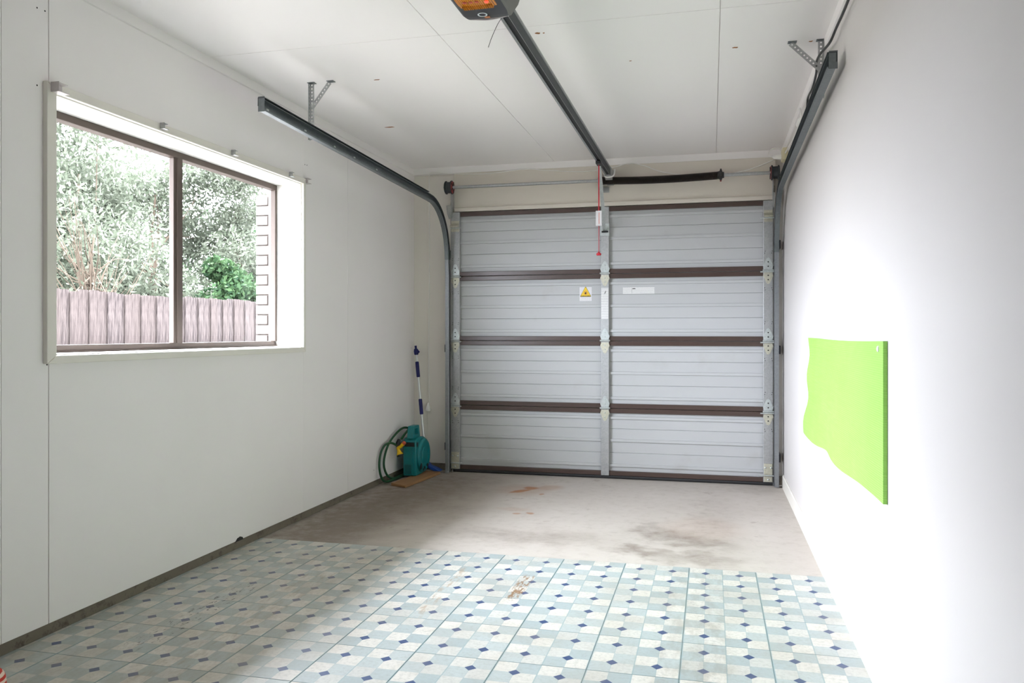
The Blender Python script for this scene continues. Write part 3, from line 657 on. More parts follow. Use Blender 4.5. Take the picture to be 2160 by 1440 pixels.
def hanger(x, y, zb, dx, label, zlow, wx):
    h_ = thing('track_hanger', (x, y, zb), label, 'hanger', 'perforated track hangers')
    obj('drop_strip', MB().strip((x, y, zlow), (x, y, ZC-0.003), (wx, 0, 0), 0.026, 0.002), 'galv', h_)
    obj('drop_flange', MB().strip((x-wx*0.013, y, zlow), (x-wx*0.013, y, ZC-0.003), (0, 1, 0), 0.024, 0.002), 'galv', h_)
    obj('foot_plate', MB().box(x-0.02, x+0.02, y-0.014, y+0.014, ZC-0.003, ZC), 'galv_d', h_)
    obj('brace', MB().strip((x, y-0.004, 2.285), (x+dx, y-0.004, ZC-0.006), (1, 0, 1), 0.024, 0.002), 'galv', h_)
    obj('foot_plate', MB().box(x+dx-0.012, x+dx+0.026, y-0.018, y+0.012, ZC-0.003, ZC), 'galv_d', h_)
    return h_
hanger(-2.050, 3.845, 2.13, 0.105, 'perforated steel hanger holding the window-side track', 2.12, 1)
hanger(0.481, 3.835, 2.13, -0.130, 'perforated steel hanger holding the track beside the plain wall', 2.16, -1)

# ------------------------------------------------------------------ torsion spring shaft
ts = thing('torsion_spring', (-0.80, 6.03, 2.20), 'black torsion spring on a galvanised shaft above the door', 'torsion spring')
YSH, ZSH = 5.985, 2.244
obj('shaft', MB().tube([(-2.045, YSH, ZSH), (0.478, YSH, ZSH)], 0.0125, 14), 'galv', ts, smooth=True)
prof = []; L0, L1 = -0.795, 0.045; nco = 120
rings = []
for k in range(nco*2+1):
    f = k/(nco*2); xx = L0+(L1-L0)*f; rr = 0.0295 if k % 2 == 0 else 0.0262
    if f < 0.03: rr += 0.003*(1-f/0.03)
    sag = -0.010*math.sin(PI*f)-0.002
    rings.append([(xx, YSH+rr*math.cos(2*PI*j/18), ZSH+sag+rr*math.sin(2*PI*j/18)) for j in range(18)])
obj('spring', MB().loft(rings), 'spring', ts, smooth=False)
cone = obj('winding_cone', MB().lathe((0.045, YSH, ZSH), 0, [(0, 0.027), (0.012, 0.030), (0.018, 0.038), (0.030, 0.038), (0.034, 0.024), (0.046, 0.022)], 16), 'black', ts, smooth=True)
for an in (0.6, 2.2, 3.8, 5.3):
    obj('set_screw', MB().tube([(0.068, YSH+0.03*math.cos(an), ZSH+0.03*math.sin(an)), (0.068, YSH+0.048*math.cos(an), ZSH+0.048*math.sin(an))], 0.006, 8), 'black' if an != 5.3 else 'redpaint', cone)
obj('centre_bracket', MB().box(-0.812, -0.806, 5.955, 6.062, 2.17, 2.30), 'galv', ts, bevel=0.002)
obj('bracket_foot', MB().box(-0.806, -0.75, 6.056, 6.062, 2.165, 2.205), 'galv', ts, bevel=0.001)
obj('bearing', MB().lathe((-0.812, YSH, ZSH), 0, [(-0.012, 0.018), (-0.012, 0.026), (0, 0.028)], 18), 'galv', ts, smooth=True)
for x0, s_ in ((-2.002, 1), (0.443, -1)):
    dr = obj('cable_drum', MB().lathe((x0, YSH, ZSH), 0, [(-s_*0.030, 0.046), (-s_*0.026, 0.052), (-s_*0.020, 0.052), (-s_*0.016, 0.044), (s_*0.014, 0.044), (s_*0.018, 0.053), (s_*0.026, 0.054), (s_*0.028, 0.048)], 28), 'rail_d', ts, smooth=True)
    obj('drum_face', MB().lathe((x0+s_*0.028, YSH, ZSH), 0, [(0, 0.0475), (s_*0.003, 0.046), (s_*0.0035, 0.018)], 28), 'redpaint', dr, smooth=True)
    for an in np.linspace(0, 2*PI, 6)[:-1]:
        obj('spoke', MB().tube([(x0+s_*0.033, YSH+0.016*math.cos(an), ZSH+0.016*math.sin(an)), (x0+s_*0.033, YSH+0.045*math.cos(an), ZSH+0.045*math.sin(an))], 0.004, 6), 'black', dr)
    obj('lift_cable', MB().tube([(x0, YSH+0.048, 2.16), (x0, 6.012, 1.2), (x0, 6.012, 0.12)], 0.0016, 6), 'galv_d', door)

# ------------------------------------------------------------------ door opener
op = thing('door_opener', (-0.735, 2.45, 2.30), 'charcoal ceiling garage door opener with amber lamp and long steel rail', 'door opener')
xc = -0.7330
cross = [(-0.072, 2.166), (0.068, 2.166), (0.078, 2.170), (0.100, 2.205), (0.118, 2.26), (0.120, 2.33), (0.108, 2.39), (-0.108, 2.39), (-0.120, 2.33), (-0.116, 2.26), (-0.098, 2.205), (-0.080, 2.170)]
def ring_at(y, sc, dz=0): return [(xc+u*sc, y, 2.28+(v-2.28)*sc+dz) for u, v in cross]
body = obj('housing', MB().loft([ring_at(2.22, 0.86), ring_at(2.245, 0.95), ring_at(2.28, 1.0), ring_at(2.58, 1.0), ring_at(2.615, 0.965), ring_at(2.63, 0.90)]), 'motor', op, smooth=True)
obj('side_cover', MB().loft([[(xc+0.071+0.010*e, y_, 2.168), (xc+0.080+0.010*e, y_, 2.170), (xc+0.104+0.006*e, y_, 2.203), (xc+0.1225+0.003*e, y_, 2.26), (xc+0.1245+0.003*e, y_, 2.33), (xc+0.110, y_, 2.38), (xc+0.10, y_, 2.30), (xc+0.09, y_, 2.22)] for y_, e in ((2.26, 0), (2.30, .6), (2.56, .6), (2.61, 0))]), 'motor_g', body, smooth=True)
lens = obj('lamp_lens', MB().loft([[(xc+u, y_, zz) for u, zz in ((-0.068, 2.1665), (-0.060, 2.1665-d_*0.7), (-0.02, 2.1665-d_), (0.02, 2.1665-d_), (0.052, 2.1665-d_*0.7), (0.060, 2.1665))] for y_, d_ in ((2.27, 0.002), (2.29, 0.008), (2.485, 0.008), (2.508, 0.002))]), 'amber', body, smooth=True)
for kx in np.linspace(-0.052, 0.046, 24):
    obj('lens_rib', MB().box(xc+kx-0.0012, xc+kx+0.0012, 2.482, 2.508, 2.1572, 2.166), 'amber', lens)
obj('indicator', MB().lathe((xc+0.036, 2.458, 2.158), 2, [(-0.004, 0.002), (-0.002, 0.006), (0.001, 0.007)], 12), 'led', lens, smooth=True)
for kx in (-0.035, -0.015, 0.005):
    obj('bulb', MB().lathe((xc+kx, 2.452, 2.1585), 2, [(-0.002, 0.002), (-0.001, 0.007), (0.0005, 0.008)], 12), 'redtip', lens, smooth=True)
rg = MB(); outer = []; 
for k in range(32):
    an = 2*PI*k/32; outer.append((math.cos(an), math.sin(an)))
cxr, cyr, zr = xc-0.010, 2.572, 2.1655
rv = [(cxr+0.0165*a_, cyr+0.0165*b_, zr-0.0008) for a_, b_ in outer]+[(cxr+0.0118*a_, cyr+0.0118*b_, zr-0.0008) for a_, b_ in outer]+[(cxr+0.0165*a_, cyr+0.0165*b_, zr+0.001) for a_, b_ in outer]+[(cxr+0.0118*a_, cyr+0.0118*b_, zr+0.001) for a_, b_ in outer]
rf = []
for k in range(32):
    j = (k+1) % 32; rf += [(k, j, 32+j, 32+k), (k, 64+k, 64+j, j), (32+k, 32+j, 96+j, 96+k), (64+k, 96+k, 96+j, 64+j)]
obj('ring_logo', rg.add(rv, rf), 'ring', body)
obj('orange_mark', MB().box(cxr+0.001, cxr+0.019, 2.589, 2.603, zr-0.0008, zr+0.001), 'orange_print', body)
obj('pale_rim', MB().tube(curve([(xc-0.068, 2.622, 2.176), (xc, 2.628, 2.172), (xc+0.068, 2.624, 2.178)]), 0.0045, 6), 'mauve', body, smooth=True)
obj('antenna_wire', MB().tube(curve([(xc+0.048, 2.625, 2.176), (xc+0.02, 2.66, 2.165), (xc-0.002, 2.66, 2.120), (xc-0.013, 2.655, 2.085)]), 0.0011, 6), 'black', op, smooth=True)
# rail: C channel with open slot below
xr = -0.7390; zb = 2.262
obj('rail', MB().prism([(xr-0.018, zb), (xr-0.018, zb+0.045), (xr-0.023, zb+0.047), (xr-0.023, zb+0.056), (xr+0.023, zb+0.056), (xr+0.023, zb+0.047), (xr+0.018, zb+0.045), (xr+0.018, zb), (xr+0.0155, zb), (xr+0.0155, zb+0.003), (xr+0.0145, zb+0.003), (xr+0.0145, zb+0.042), (xr-0.0145, zb+0.042), (xr-0.0145, zb+0.003), (xr-0.007, zb+0.003), (xr-0.007, zb)], 1, 2.60, 5.93), 'rail_l', op)
obj('rail_side', MB().box(xr+0.0185, xr+0.0200, 2.62, 5.90, zb-0.0005, zb+0.043), 'rail_d', op)
obj('drive_belt', MB().box(xr-0.006, xr+0.014, 2.62, 5.90, zb+0.006, zb+0.014), 'rubber', op)
obj('header_bracket', MB().prism([(5.88, zb-0.004), (6.055, zb-0.045), (6.060, zb-0.045), (6.060, zb+0.06), (5.88, zb+0.058)], 0, xr-0.026, xr+0.026), 'galv', op, bevel=0.002)
obj('cable_tie_loop', MB().tube(curve([(xr-0.03, 5.90, zb+0.05), (xr-0.02, 5.89, zb-0.006), (xr+0.01, 5.89, zb-0.012), (xr+0.04, 5.90, zb+0.0), (xr+0.045, 5.93, zb+0.05)]), 0.006, 8), 'white_p', op, smooth=True)
tr_ = obj('trolley', MB().box(xr-0.017, xr+0.017, 5.36, 5.50, zb-0.022, zb-0.001), 'black', op, bevel=0.003)
obj('door_arm', MB().loft([[(px_+du, y_+0, z_+dz) for du, dz in ((-0.012, 0), (0.012, 0), (0.012, 0.004), (-0.012, 0.004))] for px_, y_, z_ in [(xr-0.004, 5.44, zb-0.02), (-0.752, 5.62, 2.13), (-0.764, 5.80, 2.00), (-0.776, 5.93, 1.91), (-0.778, 6.005, 1.865)]]), 'galv_l', op)
db = obj('door_bracket', MB().box(-0.812, -0.744, 6.016, 6.0235, 1.832, 1.925), 'galv_l', op, bevel=0.002)
obj('clevis_pin', MB().tube([(-0.800, 6.004, 1.862), (-0.752, 6.004, 1.862)], 0.006, 8), 'hinge_hole', db)
cord = obj('release_cord', MB().tube([(xr, 5.40, zb-0.015), (xr, 5.40, 1.652)], 0.0022, 8), 'red', op, smooth=True)
obj('cord_sleeve', MB().tube([(xr, 5.40, zb-0.03), (xr, 5.40, 1.93)], 0.0042, 8), 'red', cord, smooth=True)
tg = obj('warning_tag', MB().box(xr-0.020, xr+0.020, 5.3935, 5.3955, 1.826, 1.928), 'label_w', cord)
obj('tag_print', MB().box(xr+0.0005, xr+0.0035, 5.3925, 5.3935, 1.838, 1.916), 'red_print', tg)
obj('pull_handle', MB().lathe((xr, 5.40, 1.626), 2, [(0, 0.014), (0.004, 0.017), (0.012, 0.017), (0.020, 0.007), (0.026, 0.003)], 16), 'red', cord, smooth=True)

# ------------------------------------------------------------------ cables and fittings
wc = thing('white_cable', (-2.20, YB-0.01, 0.47), 'thin white cable draped along the lintel and down the pier to a bell-shaped pull', 'cable')
yc = 6.052
run = [(-2.205, 6.086, 0.53), (-2.208, 6.086, 1.0), (-2.203, 6.086, 1.7), (-2.205, 6.086, 2.30), (-2.200, 6.068, 2.352), (-2.175, 6.054, 2.384), (-2.06, yc, 2.372), (-1.82, yc, 2.355), (-1.66, yc, 2.355), (-1.396, yc, 2.374), (-1.246, yc, 2.357), (-0.95, yc, 2.332), (-0.73, yc, 2.351), (-0.60, yc, 2.376), (-0.48, yc, 2.352), (-0.343, yc, 2.297), (-0.05, yc, 2.255), (0.235, yc, 2.280), (0.445, yc, 2.350)]
obj('cord', MB().tube(curve(run, 6), 0.0035, 6), 'white_p', wc, smooth=True)
obj('bell_pull', MB().lathe((-2.205, 6.066, 0.474), 2, [(0, 0.0), (0.0, 0.021), (0.008, 0.022), (0.030, 0.016), (0.048, 0.010), (0.062, 0.007), (0.066, 0.003)], 18), 'white_p', wc, smooth=True)

sk = thing('power_socket', (0.49, 5.72, 2.29), 'cream power socket with white plug high on the plain wall near the drum', 'socket')
obj('socket_box', MB().box(0.466, XR, 5.66, 5.78, 2.268, 2.350), 'cream_p', sk, bevel=0.006)
obj('plug', MB().lathe((0.466, 5.76, 2.306), 0, [(-0.055, 0.006), (-0.045, 0.012), (-0.012, 0.017), (0, 0.018)], 14), 'white_p', sk, smooth=True)
obj('plug_lead', MB().tube(curve([(0.412, 5.76, 2.306), (0.385, 5.77, 2.325), (0.40, 5.80, 2.37), (0.45, 5.82, 2.38), (0.478, 5.82, 2.355)]), 0.0035, 6), 'white_p', sk, smooth=True)
bc = thing('black_cable', (0.48, 3.9, 2.33), 'black cable sagging along the cornice above the right-hand track', 'cable')
obj('cord', MB().tube(curve([(0.480, 1.7, 2.365), (0.480, 2.4, 2.33), (0.480, 3.08, 2.300), (0.478, 3.36, 2.300), (0.470, 3.48, 2.285), (0.464, 3.70, 2.318), (0.466, 3.86, 2.335), (0.476, 3.95, 2.318), (0.480, 4.05, 2.305), (0.482, 4.18, 2.298), (0.484, 4.35, 2.312), (0.484, 4.42, 2.27), (0.484, 4.60, 2.255)], 6), 0.0055, 8), 'black', bc, smooth=True)
jb = thing('cable_junction', (0.49, 4.69, 2.25), 'small white cable connector at the end of the black cable', 'connector')
obj('connector_body', MB().lathe((0.480, 4.69, 2.268), 1, [(-0.075, 0.006), (-0.070, 0.015), (-0.02, 0.020), (0.05, 0.018), (0.07, 0.008)], 14), 'white_p', jb, smooth=True)
obj('hook', MB().tube(curve([(0.484, 4.70, 2.284), (0.486, 4.71, 2.32), (0.480, 4.69, 2.345), (0.474, 4.66, 2.330)]), 0.004, 6), 'white_p', jb, smooth=True)
obj('lead', MB().tube(curve([(0.482, 4.76, 2.268), (0.484, 5.1, 2.275), (0.484, 5.4, 2.295), (0.484, 5.655, 2.31)]), 0.005, 6), 'white_p', jb, smooth=True)

# ------------------------------------------------------------------ lime green mat pinned to the right wall
mt = thing('exercise_mat', (0.49, 3.4, 0.58), 'lime green foam mat pinned lengthways to the white wall', 'mat')
ny, nz = 48, 16; ya, yb_ = 2.535, 4.235; g = []
for i in range(ny+1):
    f = i/ny; y = ya+(yb_-ya)*f; colv = []
    for j in range(nz+1):
        h_ = j/nz; z = 0.598+0.478*h_ - 0.006*math.sin(f*PI)*h_
        wav = 0.5+0.5*math.sin(f*15+0.6)
        xo = 0.0005+(1-h_)**1.5*(0.010+0.016*wav)*min(1, f*4) + 0.020*max(0, (f-0.90)/0.10)*(0.4+0.6*math.sin(h_*7+0.5)**2)
        z += (1-h_)*(-0.012*f + 0.008*math.sin(f*13))
        y2 = y + max(0, f-0.8)/0.2*(0.018*math.sin((1-h_)*8)+0.085*(1-h_)**3)
        colv.append((XR-0.0125-xo, y2, z))
    g.append(colv)
mm = MB()
front = [p for c_ in g for p in c_]; back = [(p[0]+0.012, p[1], p[2]) for p in front]
fs = []; R_ = nz+1; N_ = len(front)
for i in range(ny):
    for j in range(nz):
        a_ = i*R_+j; fs += [(a_, a_+1, a_+R_+1, a_+R_), (N_+a_, N_+a_+R_, N_+a_+R_+1, N_+a_+1)]
for i in range(ny):
    for j in (0, nz): a_ = i*R_+j; fs.append((a_, a_+R_, N_+a_+R_, N_+a_))
for j in range(nz):
    for i in (0, ny): a_ = i*R_+j; fs.append((a_, a_+1, N_+a_+1, N_+a_))
obj('mat_sheet', mm.add(front+back, fs), 'mat', mt, smooth=True)
obj('pin', MB().lathe((XR-0.0125, 2.60, 1.052), 0, [(-0.006, 0.003), (-0.004, 0.009), (0, 0.010)], 14), 'white_p', mt, smooth=True)

# ------------------------------------------------------------------ corner: board, hose reel, brush pole, hose gun
bd = tag(obj('timber_board', MB().prism([(-2.238, 5.375), (-2.102, 5.318), (-2.045, 5.90), (-2.170, 5.92)], 2, 0.001, 0.020), 'board', bevel=0.002), 'short raw pine board lying under the hose reel', 'board')

rl = thing('hose_reel', (-2.205, 5.81, 0.020), 'teal plastic garden hose reel with green hose, on the pine board', 'hose reel')
rx0, rx1 = -2.262, -2.160; zr0 = 0.0205
def body_prof(inset=0.0):
    pts = [(5.668+inset, zr0+inset), (5.668+inset, zr0+0.262-inset), (5.700, zr0+0.282-inset), (5.80, zr0+0.284-inset)]
    cy0, cz0, R0 = 5.808, zr0+0.142, 0.142-inset
    for k in range(13):
        an = PI/2-PI*k/12; pts.append((cy0+R0*math.cos(an), cz0+R0*math.sin(an)))
    pts.append((5.80, zr0+inset)); return pts
bodyr = obj('body', MB().prism(body_prof(), 0, rx0, rx1), 'teal', rl, bevel=0.006, smooth=True)
yc_, zc_ = 5.812, zr0+0.140
obj('round_cover', MB().lathe((rx1, yc_, zc_), 0, [(-0.004, 0.132), (0.012, 0.130), (0.020, 0.120), (0.022, 0.100), (0.017, 0.092), (0.017, 0.064), (0.023, 0.060), (0.023, 0.052)], 40), 'teal', bodyr, smooth=True)
obj('hub_recess', MB().lathe((rx1, yc_, zc_), 0, [(0.019, 0.0), (0.0195, 0.0515), (0.0235, 0.0515)], 32, cap=False), 'teal_k', bodyr, smooth=True)
for (dy, dz, ry, rz) in ((-0.085, -0.075, .020, .026), (-0.005, -0.098, .014, .012), (0.055, -0.085, .018, .014), (-0.035, -0.105, .012, .01)):
    obj('cut_out', MB().add([(rx1+0.0195, yc_+dy+ry*math.cos(2*PI*k/12), zc_+dz+rz*math.sin(2*PI*k/12)) for k in range(12)]+[(rx1+0.0225, yc_+dy+ry*math.cos(2*PI*k/12), zc_+dz+rz*math.sin(2*PI*k/12)) for k in range(12)], [tuple(range(12))[::-1], tuple(range(12, 24))]+[(k, (k+1) % 12, 12+(k+1) % 12, 12+k) for k in range(12)]), 'black', bodyr)
obj('corner_slot', MB().box(rx1-0.001, rx1+0.002, 5.690, 5.715, zr0+0.215, zr0+0.250), 'black', bodyr)
obj('front_slot', MB().box(rx0+0.014, rx1-0.012, 5.664, 5.672, zr0+0.222, zr0+0.252), 'black', bodyr)
obj('slot_lip', MB().box(rx0+0.010, rx1-0.006, 5.655, 5.669, zr0+0.212, zr0+0.221), 'teal', bodyr, bevel=0.002)
obj('front_recess', MB().box(rx0+0.012, rx1-0.026, 5.666, 5.6685, zr0+0.015, zr0+0.085), 'teal_d', bodyr)
obj('front_rib', MB().box(rx1-0.034, rx1-0.026, 5.659, 5.669, zr0+0.010, zr0+0.210), 'teal', bodyr, bevel=0.002)
# carrying handle: trapezoid with an opening
hb, ht = zr0+0.280, zr0+0.372
ho = [(5.675, hb), (5.835, hb), (5.808, ht), (5.700, ht)]; hi = [(5.715, hb+0.026), (5.795, hb+0.026), (5.783, ht-0.022), (5.722, ht-0.022)]
hv = [(x, *p) for x in (-2.236, -2.186) for p in ho+hi]; hf = []
for i in range(4):
    j = (i+1) % 4; hf += [(i, j, 4+j, 4+i), (8+i, 12+i, 12+j, 8+j), (i, 8+i, 8+j, j), (4+i, 4+j, 12+j, 12+i)]
obj('handle', MB().add(hv, hf), 'teal', rl, bevel=0.004, smooth=True)
h1 = curve([(-2.21, 5.86, 0.300), (-2.24, 5.87, 0.335), (-2.285, 5.80, 0.368), (-2.300, 5.72, 0.366), (-2.308, 5.60, 0.328), (-2.312, 5.50, 0.275), (-2.313, 5.435, 0.20), (-2.312, 5.420, 0.13), (-2.305, 5.46, 0.06), (-2.295, 5.54, 0.022), (-2.29, 5.66, 0.016), (-2.295, 5.85, 0.016), (-2.296, 5.97, 0.05), (-2.296, 5.98, 0.20), (-2.29, 5.93, 0.32), (-2.28, 5.84, 0.352), (-2.27, 5.74, 0.335), (-2.272, 5.66, 0.30)])
obj('hose_loop', MB().tube(h1, 0.0085, 10), 'hose', rl, smooth=True)
h2 = curve([(-2.290, 5.600, 0.262), (-2.306, 5.53, 0.285), (-2.314, 5.44, 0.280), (-2.315, 5.37, 0.235), (-2.314, 5.340, 0.16), (-2.309, 5.345, 0.09), (-2.302, 5.38, 0.035), (-2.296, 5.45, 0.014), (-2.288, 5.58, 0.012), (-2.280, 5.75, 0.012)])
obj('hose_end', MB().tube(h2, 0.0085, 10), 'hose', rl, smooth=True)
gn = thing('hose_gun', (-2.27, 5.60, 0.18), 'yellow hose spray gun with red tip hanging at the reel', 'spray gun')
obj('barrel', MB().tube([(-2.276, 5.60, 0.240), (-2.255, 5.598, 0.250), (-2.232, 5.596, 0.272)], [0.013, 0.012, 0.014], 12), 'yellow', gn, smooth=True)
obj('tip', MB().tube([(-2.231, 5.596, 0.273), (-2.220, 5.595, 0.284), (-2.217, 5.595, 0.287)], [0.015, 0.014, 0.008], 12), 'redtip', gn, smooth=True)
obj('spray_head', MB().tube([(-2.277, 5.60, 0.243), (-2.270, 5.598, 0.222), (-2.264, 5.596, 0.205), (-2.258, 5.594, 0.190)], [0.013, 0.012, 0.018, 0.027], 14), 'yellow', gn, smooth=True)
obj('rubber_ring', MB().tube([(-2.2578, 5.594, 0.1895), (-2.254, 5.593, 0.180)], [0.027, 0.024], 14), 'black', gn, smooth=True)
obj('grip', MB().tube([(-2.279, 5.603, 0.247), (-2.284, 5.605, 0.262), (-2.276, 5.607, 0.285), (-2.268, 5.608, 0.302)], [0.012, 0.016, 0.014, 0.012], 10), 'black', gn, smooth=True)

pl = thing('brush_pole', (-2.19, 5.99, 0.0), 'aluminium brush pole with navy grips and blue head leaning in the corner', 'brush pole')
p0, p1 = Vector((-2.195, 5.985, 0.055)), Vector((-2.296, 6.02, 0.998))
def at(z): t = (z-p0.z)/(p1.z-p0.z); return p0+(p1-p0)*t
obj('pole', MB().tube([p0, at(0.94)], 0.0095, 12), 'alu', pl, smooth=True)
obj('grip', MB().tube([at(0.747), at(0.752), at(0.866), at(0.871)], [0.011, 0.0145, 0.0145, 0.011], 12), 'navy', pl, smooth=True)
obj('grip', MB().tube([at(0.452), at(0.457), at(0.570), at(0.575)], [0.011, 0.0145, 0.0145, 0.011], 12), 'navy', pl, smooth=True)
tp = obj('hose_coupling', MB().tube([at(0.925), at(0.93), at(0.955), at(0.972), at(0.975), at(0.998)], [0.012, 0.017, 0.019, 0.015, 0.009, 0.009], 12), 'navy', pl, smooth=True)
obj('valve_lever', MB().tube([at(0.965)+Vector((0.012, 0, 0)), at(0.95)+Vector((0.024, 0, 0)), at(0.94)+Vector((0.022, 0, 0))], [0.005, 0.007, 0.004], 8), 'navy', tp, smooth=True)
hd = obj('brush_head', MB().loft([[(cx_+sx_*dx, 5.985+dy, cz_+sx_*dz) for dx, dy, dz in ((-0.03, -0.03, 0), (0.03, -0.03, 0), (0.03, 0.045, 0), (-0.03, 0.045, 0))] for cx_, cz_, sx_ in ((-2.195, 0.075, .5), (-2.185, 0.052, .8), (-2.13, 0.030, 1.0), (-2.09, 0.012, .9))]), 'blue', pl, bevel=0.006, smooth=True)

# striped cushion just inside the frame at the near left corner
cu = MB(); nn = 20; rr_ = []
cc = Vector((-2.300, 1.98, 0.0))
for i in range(nn+1):
    v = -1+2*i/nn; ring = []
    for k in range(28):
        an = 2*PI*k/28; ca, sa = math.cos(an), math.sin(an)
        e = (1-abs(v)**3.0)**(1/2.2) if abs(v) < 1 else 0.0
        ring.append((0.030+0.155*e*math.copysign(abs(ca)**0.75, ca)*0.55, 0.17*(0.35+0.65*e)*math.copysign(abs(sa)**0.6, sa), 0.075+0.0745*v))
    rr_.append([(p[0]-2.075, p[1]+1.750, p[2]+0.002) for p in ring])
cush = thing('striped_cushion', (-2.045, 1.75, 0.0), 'red and white striped cushion on the floor at the near window-side corner', 'cushion')
obj('cushion_cover', cu.loft(rr_), 'stripe', cush, smooth=True)

# ------------------------------------------------------------------ outside the window
struct('ground_outside', MB().box(-40, -2.553, -25, 40, -0.30, -0.12), 'ground', 'pale ground between the house and the fence', 'ground')
struct('eave_soffit', MB().prism([(-2.553, 2.315), (-3.345, 2.315), (-3.345, 2.31), (-3.37, 2.31), (-3.37, 2.46), (-2.553, 2.62)], 1, -4.0, 6.6), 'soffit', 'pale eave soffit above the window outside', 'eave')
FX = -7.25
fc = thing('paling_fence', (FX, 9.5, -0.12), 'weathered grey paling fence outside the window', 'fence')
random.seed(11); k = 0; y = 5.6
while y < 15.5:
    wd = 0.158; top = 1.60+0.004*(y-7.5)+random.uniform(-0.015, 0.015)
    o_ = obj('paling', MB().prism([(-wd/2, 0), (wd/2, 0), (wd/2, top+0.10), (wd/2-0.012, top+0.12), (-wd/2+0.012, top+0.12), (-wd/2, top+0.10)], 0, -0.008, 0.008), 'fence', None)
    o_.parent = fc; o_.location = Vector((FX+(0.010 if k % 2 else -0.010), y, -0.12)) - rootloc(fc); y += 0.150; k += 1
for z in (0.25, 1.12):
    obj('fence_rail', MB().box(FX-0.095, FX-0.021, 5.5, 15.5, z, z+0.09), 'fence', fc)

bw = struct('wall_brick', MB().box(-3.83, -2.64, 6.215, 6.44, -0.12, 2.30), 'mortar', 'pale brick wing wall outside beyond the window', 'brick wall')
bL, bH = 0.230, 0.076; bs = None; row = 0; z = -0.115
def brick(x0, x1, z0, y0=6.203):
    o_ = obj('brick', MB().box(0, x1-x0, 0, 0.10, 0, bH), 'brick', None, bevel=0.003, seg=1); o_.parent = bw; o_.location = (x0, y0, z0); return o_
meshes = {}
while z+bH < 2.31:
    x = -3.842
    lens_ = ([bL] if row % 2 == 0 else [0.110])
    cur = lens_[0]
    while x < -2.66:
        e_ = min(x+cur, -2.645); key = round(e_-x, 3)
        if key in meshes: piece(meshes[key], 'brick', (x, 6.203, z), bw)
        else: meshes[key] = brick(x, e_, z)
        x = e_+0.010; cur = bL
    z += bH+0.010; row += 1

rng = np.random.default_rng(7)
def foliage(name, parent, centres, n, size, mat, droop=0.0, flat_=0.35):
    C = np.array(centres); idx = rng.integers(0, len(C), n); c = C[idx]
    d = rng.normal(size=(n, 3)); d /= np.linalg.norm(d, axis=1)[:, None]; rad = rng.random(n)**0.45
    P = c[:, :3] + d*rad[:, None]*c[:, 3:4]*np.array([1, 1, 0.8])
    a = rng.normal(size=(n, 3)); a[:, 2] -= droop; a /= np.linalg.norm(a, axis=1)[:, None]
    b = np.cross(a, rng.normal(size=(n, 3))); b /= np.linalg.norm(b, axis=1)[:, None]
    s_ = size*(0.6+0.8*rng.random(n))[:, None]
    V = np.stack([P-a*s_, P+b*s_*flat_, P+a*s_, P-b*s_*flat_], 1).reshape(-1, 3); V[:, 2] = np.maximum(V[:, 2], -0.1)
    F = np.arange(4*n).reshape(n, 4); off = np.array(rootloc(parent)); me = bpy.data.meshes.new(name)
    me.vertices.add(4*n); me.vertices.foreach_set('co', (V-off).astype(np.float32).ravel()); me.loops.add(4*n); me.loops.foreach_set('vertex_index', F.astype(np.int32).ravel())
    me.polygons.add(n); me.polygons.foreach_set('loop_start', np.arange(0, 4*n, 4, dtype=np.int32)); me.update(calc_edges=True)
    me.materials.append(M[mat]); o_ = bpy.data.objects.new(name, me); COL.objects.link(o_); o_.parent = parent; o_['kind'] = 'stuff'; return o_
def tree(name, x, y, label, h, spread, blobs, n, size, mat, cat='tree', trunk=0.07, low=0.5, droop=0.0, flat_=0.35, twigs=14):
    t = thing(name, (x, y, -0.12), label, cat, 'trees and shrubs beyond the fence'); cs = []
    for k_ in range(blobs):
        zz = low+(h-low)*((k_+0.5)/blobs); ww = spread*(1.0 if zz < h*0.75 else 0.7)
        cs.append((x+rng.uniform(-ww, ww)*0.6, y+rng.uniform(-ww, ww), zz, rng.uniform(0.28, 0.5)*spread))
    tk = obj('trunk', MB().tube(curve([(x, y, -0.12), (x+0.05, y+0.06, h*0.3), (x-0.04, y, h*0.6), (x, y+0.05, h*0.85)]), [trunk*(1-0.7*i_/24) for i_ in range(25)], 8), 'bark', t, smooth=True)
    for k_ in range(twigs):
        z0_ = rng.uniform(h*0.2, h*0.7); c_ = cs[rng.integers(0, len(cs))]
        p_ = Vector((x, y, z0_)); e_ = Vector(c_[:3])+Vector(rng.uniform(-0.25, 0.25, 3)); md = (p_+e_)/2+Vector(rng.uniform(-0.12, 0.12, 3))
        obj('branch', MB().tube(curve([p_, md, e_], 4), [trunk*0.35*(1-0.8*i_/8) for i_ in range(9)], 6), 'bark', t, smooth=True)
    foliage('foliage', t, cs, n, size, mat, droop, flat_); return t
tree('broad_tree', -11.0, 14.0, 'pale grey-green leafy tree behind the mullion', 4.6, 1.9, 26, 24000, 0.06, 'leaf1')
tree('broad_tree', -10.2, 11.1, 'grey-green tree seen in the nearer window pane', 4.4, 1.8, 24, 22000, 0.055, 'leaf1', droop=0.5)
tree('broad_tree', -10.2, 15.6, 'leafy tree seen in the further window pane', 4.5, 1.8, 22, 18000, 0.055, 'leaf1')
tree('broad_tree', -14.8, 17.0, 'tall distant tree filling the gap above the fence', 5.2, 2.8, 24, 10000, 0.09, 'leaf1', low=0.8)
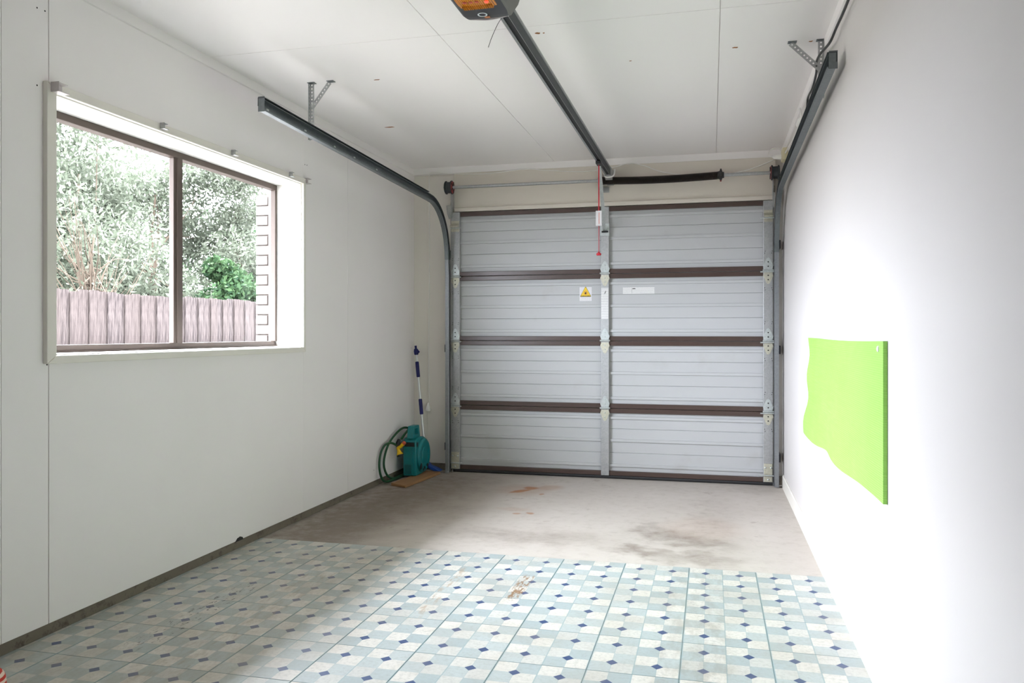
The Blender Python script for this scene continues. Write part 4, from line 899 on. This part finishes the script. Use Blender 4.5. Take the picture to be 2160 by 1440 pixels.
tree('broad_tree', -14.2, 22.5, 'dark distant tree beside the brick corner', 5.2, 2.7, 20, 9000, 0.09, 'leaf2', low=0.8)
tree('twiggy_shrub', -8.3, 9.3, 'bare tangled shrub with brown twigs behind the fence', 2.9, 1.1, 14, 900, 0.04, 'leaf1', 'shrub', 0.035, 1.2, twigs=90)
tree('leafy_shrub', -8.6, 13.2, 'dark green shrub leaning on the fence top', 2.35, 0.9, 10, 5000, 0.055, 'leaf2', 'shrub', 0.03, 1.3, flat_=0.5)
tree('leafy_shrub', -8.0, 14.6, 'reddish leafed shrub by the brick corner', 2.2, 0.5, 6, 500, 0.05, 'leaf4', 'shrub', 0.02, 1.5)
FLX, FLY = -8.4, 15.9
gr = thing('flax_clump', (FLX, FLY, -0.12), 'yellow-green strap-leaved clump near the brick corner', 'plant', 'trees and shrubs beyond the fence')
for k_ in range(46):
    an = rng.uniform(0, 2*PI); ln = rng.uniform(0.5, 1.0); tip = Vector((FLX+ln*0.75*math.cos(an), FLY+ln*0.75*math.sin(an), 2.3+rng.uniform(-0.1, 0.5)))
    b0 = Vector((FLX+0.06*math.cos(an), FLY+0.06*math.sin(an), 1.5)); md = (b0+tip)/2+Vector((0, 0, 0.32)); wv = Vector((-math.sin(an), math.cos(an), 0))*0.016
    cv = curve([b0, md, tip], 4); nq = len(cv)
    obj('blade', MB().add([p+wv*(1-i_/nq) for i_, p in enumerate(cv)]+[p-wv*(1-i_/nq)+Vector((0, 0, 0.004)) for i_, p in enumerate(cv)], [(i_, i_+1, nq+i_+1, nq+i_) for i_ in range(nq-1)]), 'leaf3', gr)
obj('stump', MB().tube([(FLX, FLY, -0.12), (FLX-0.02, FLY, 0.6), (FLX, FLY, 1.55)], [0.12, 0.10, 0.09], 10), 'bark', gr, smooth=True)
tree('broad_tree', -10.0, 8.7, 'leafy grey-green tree added at the near window edge to block sky light', 4.5, 1.9, 24, 20000, 0.055, 'leaf1', droop=0.5)  # extra tree, added to keep sky light off the right wall
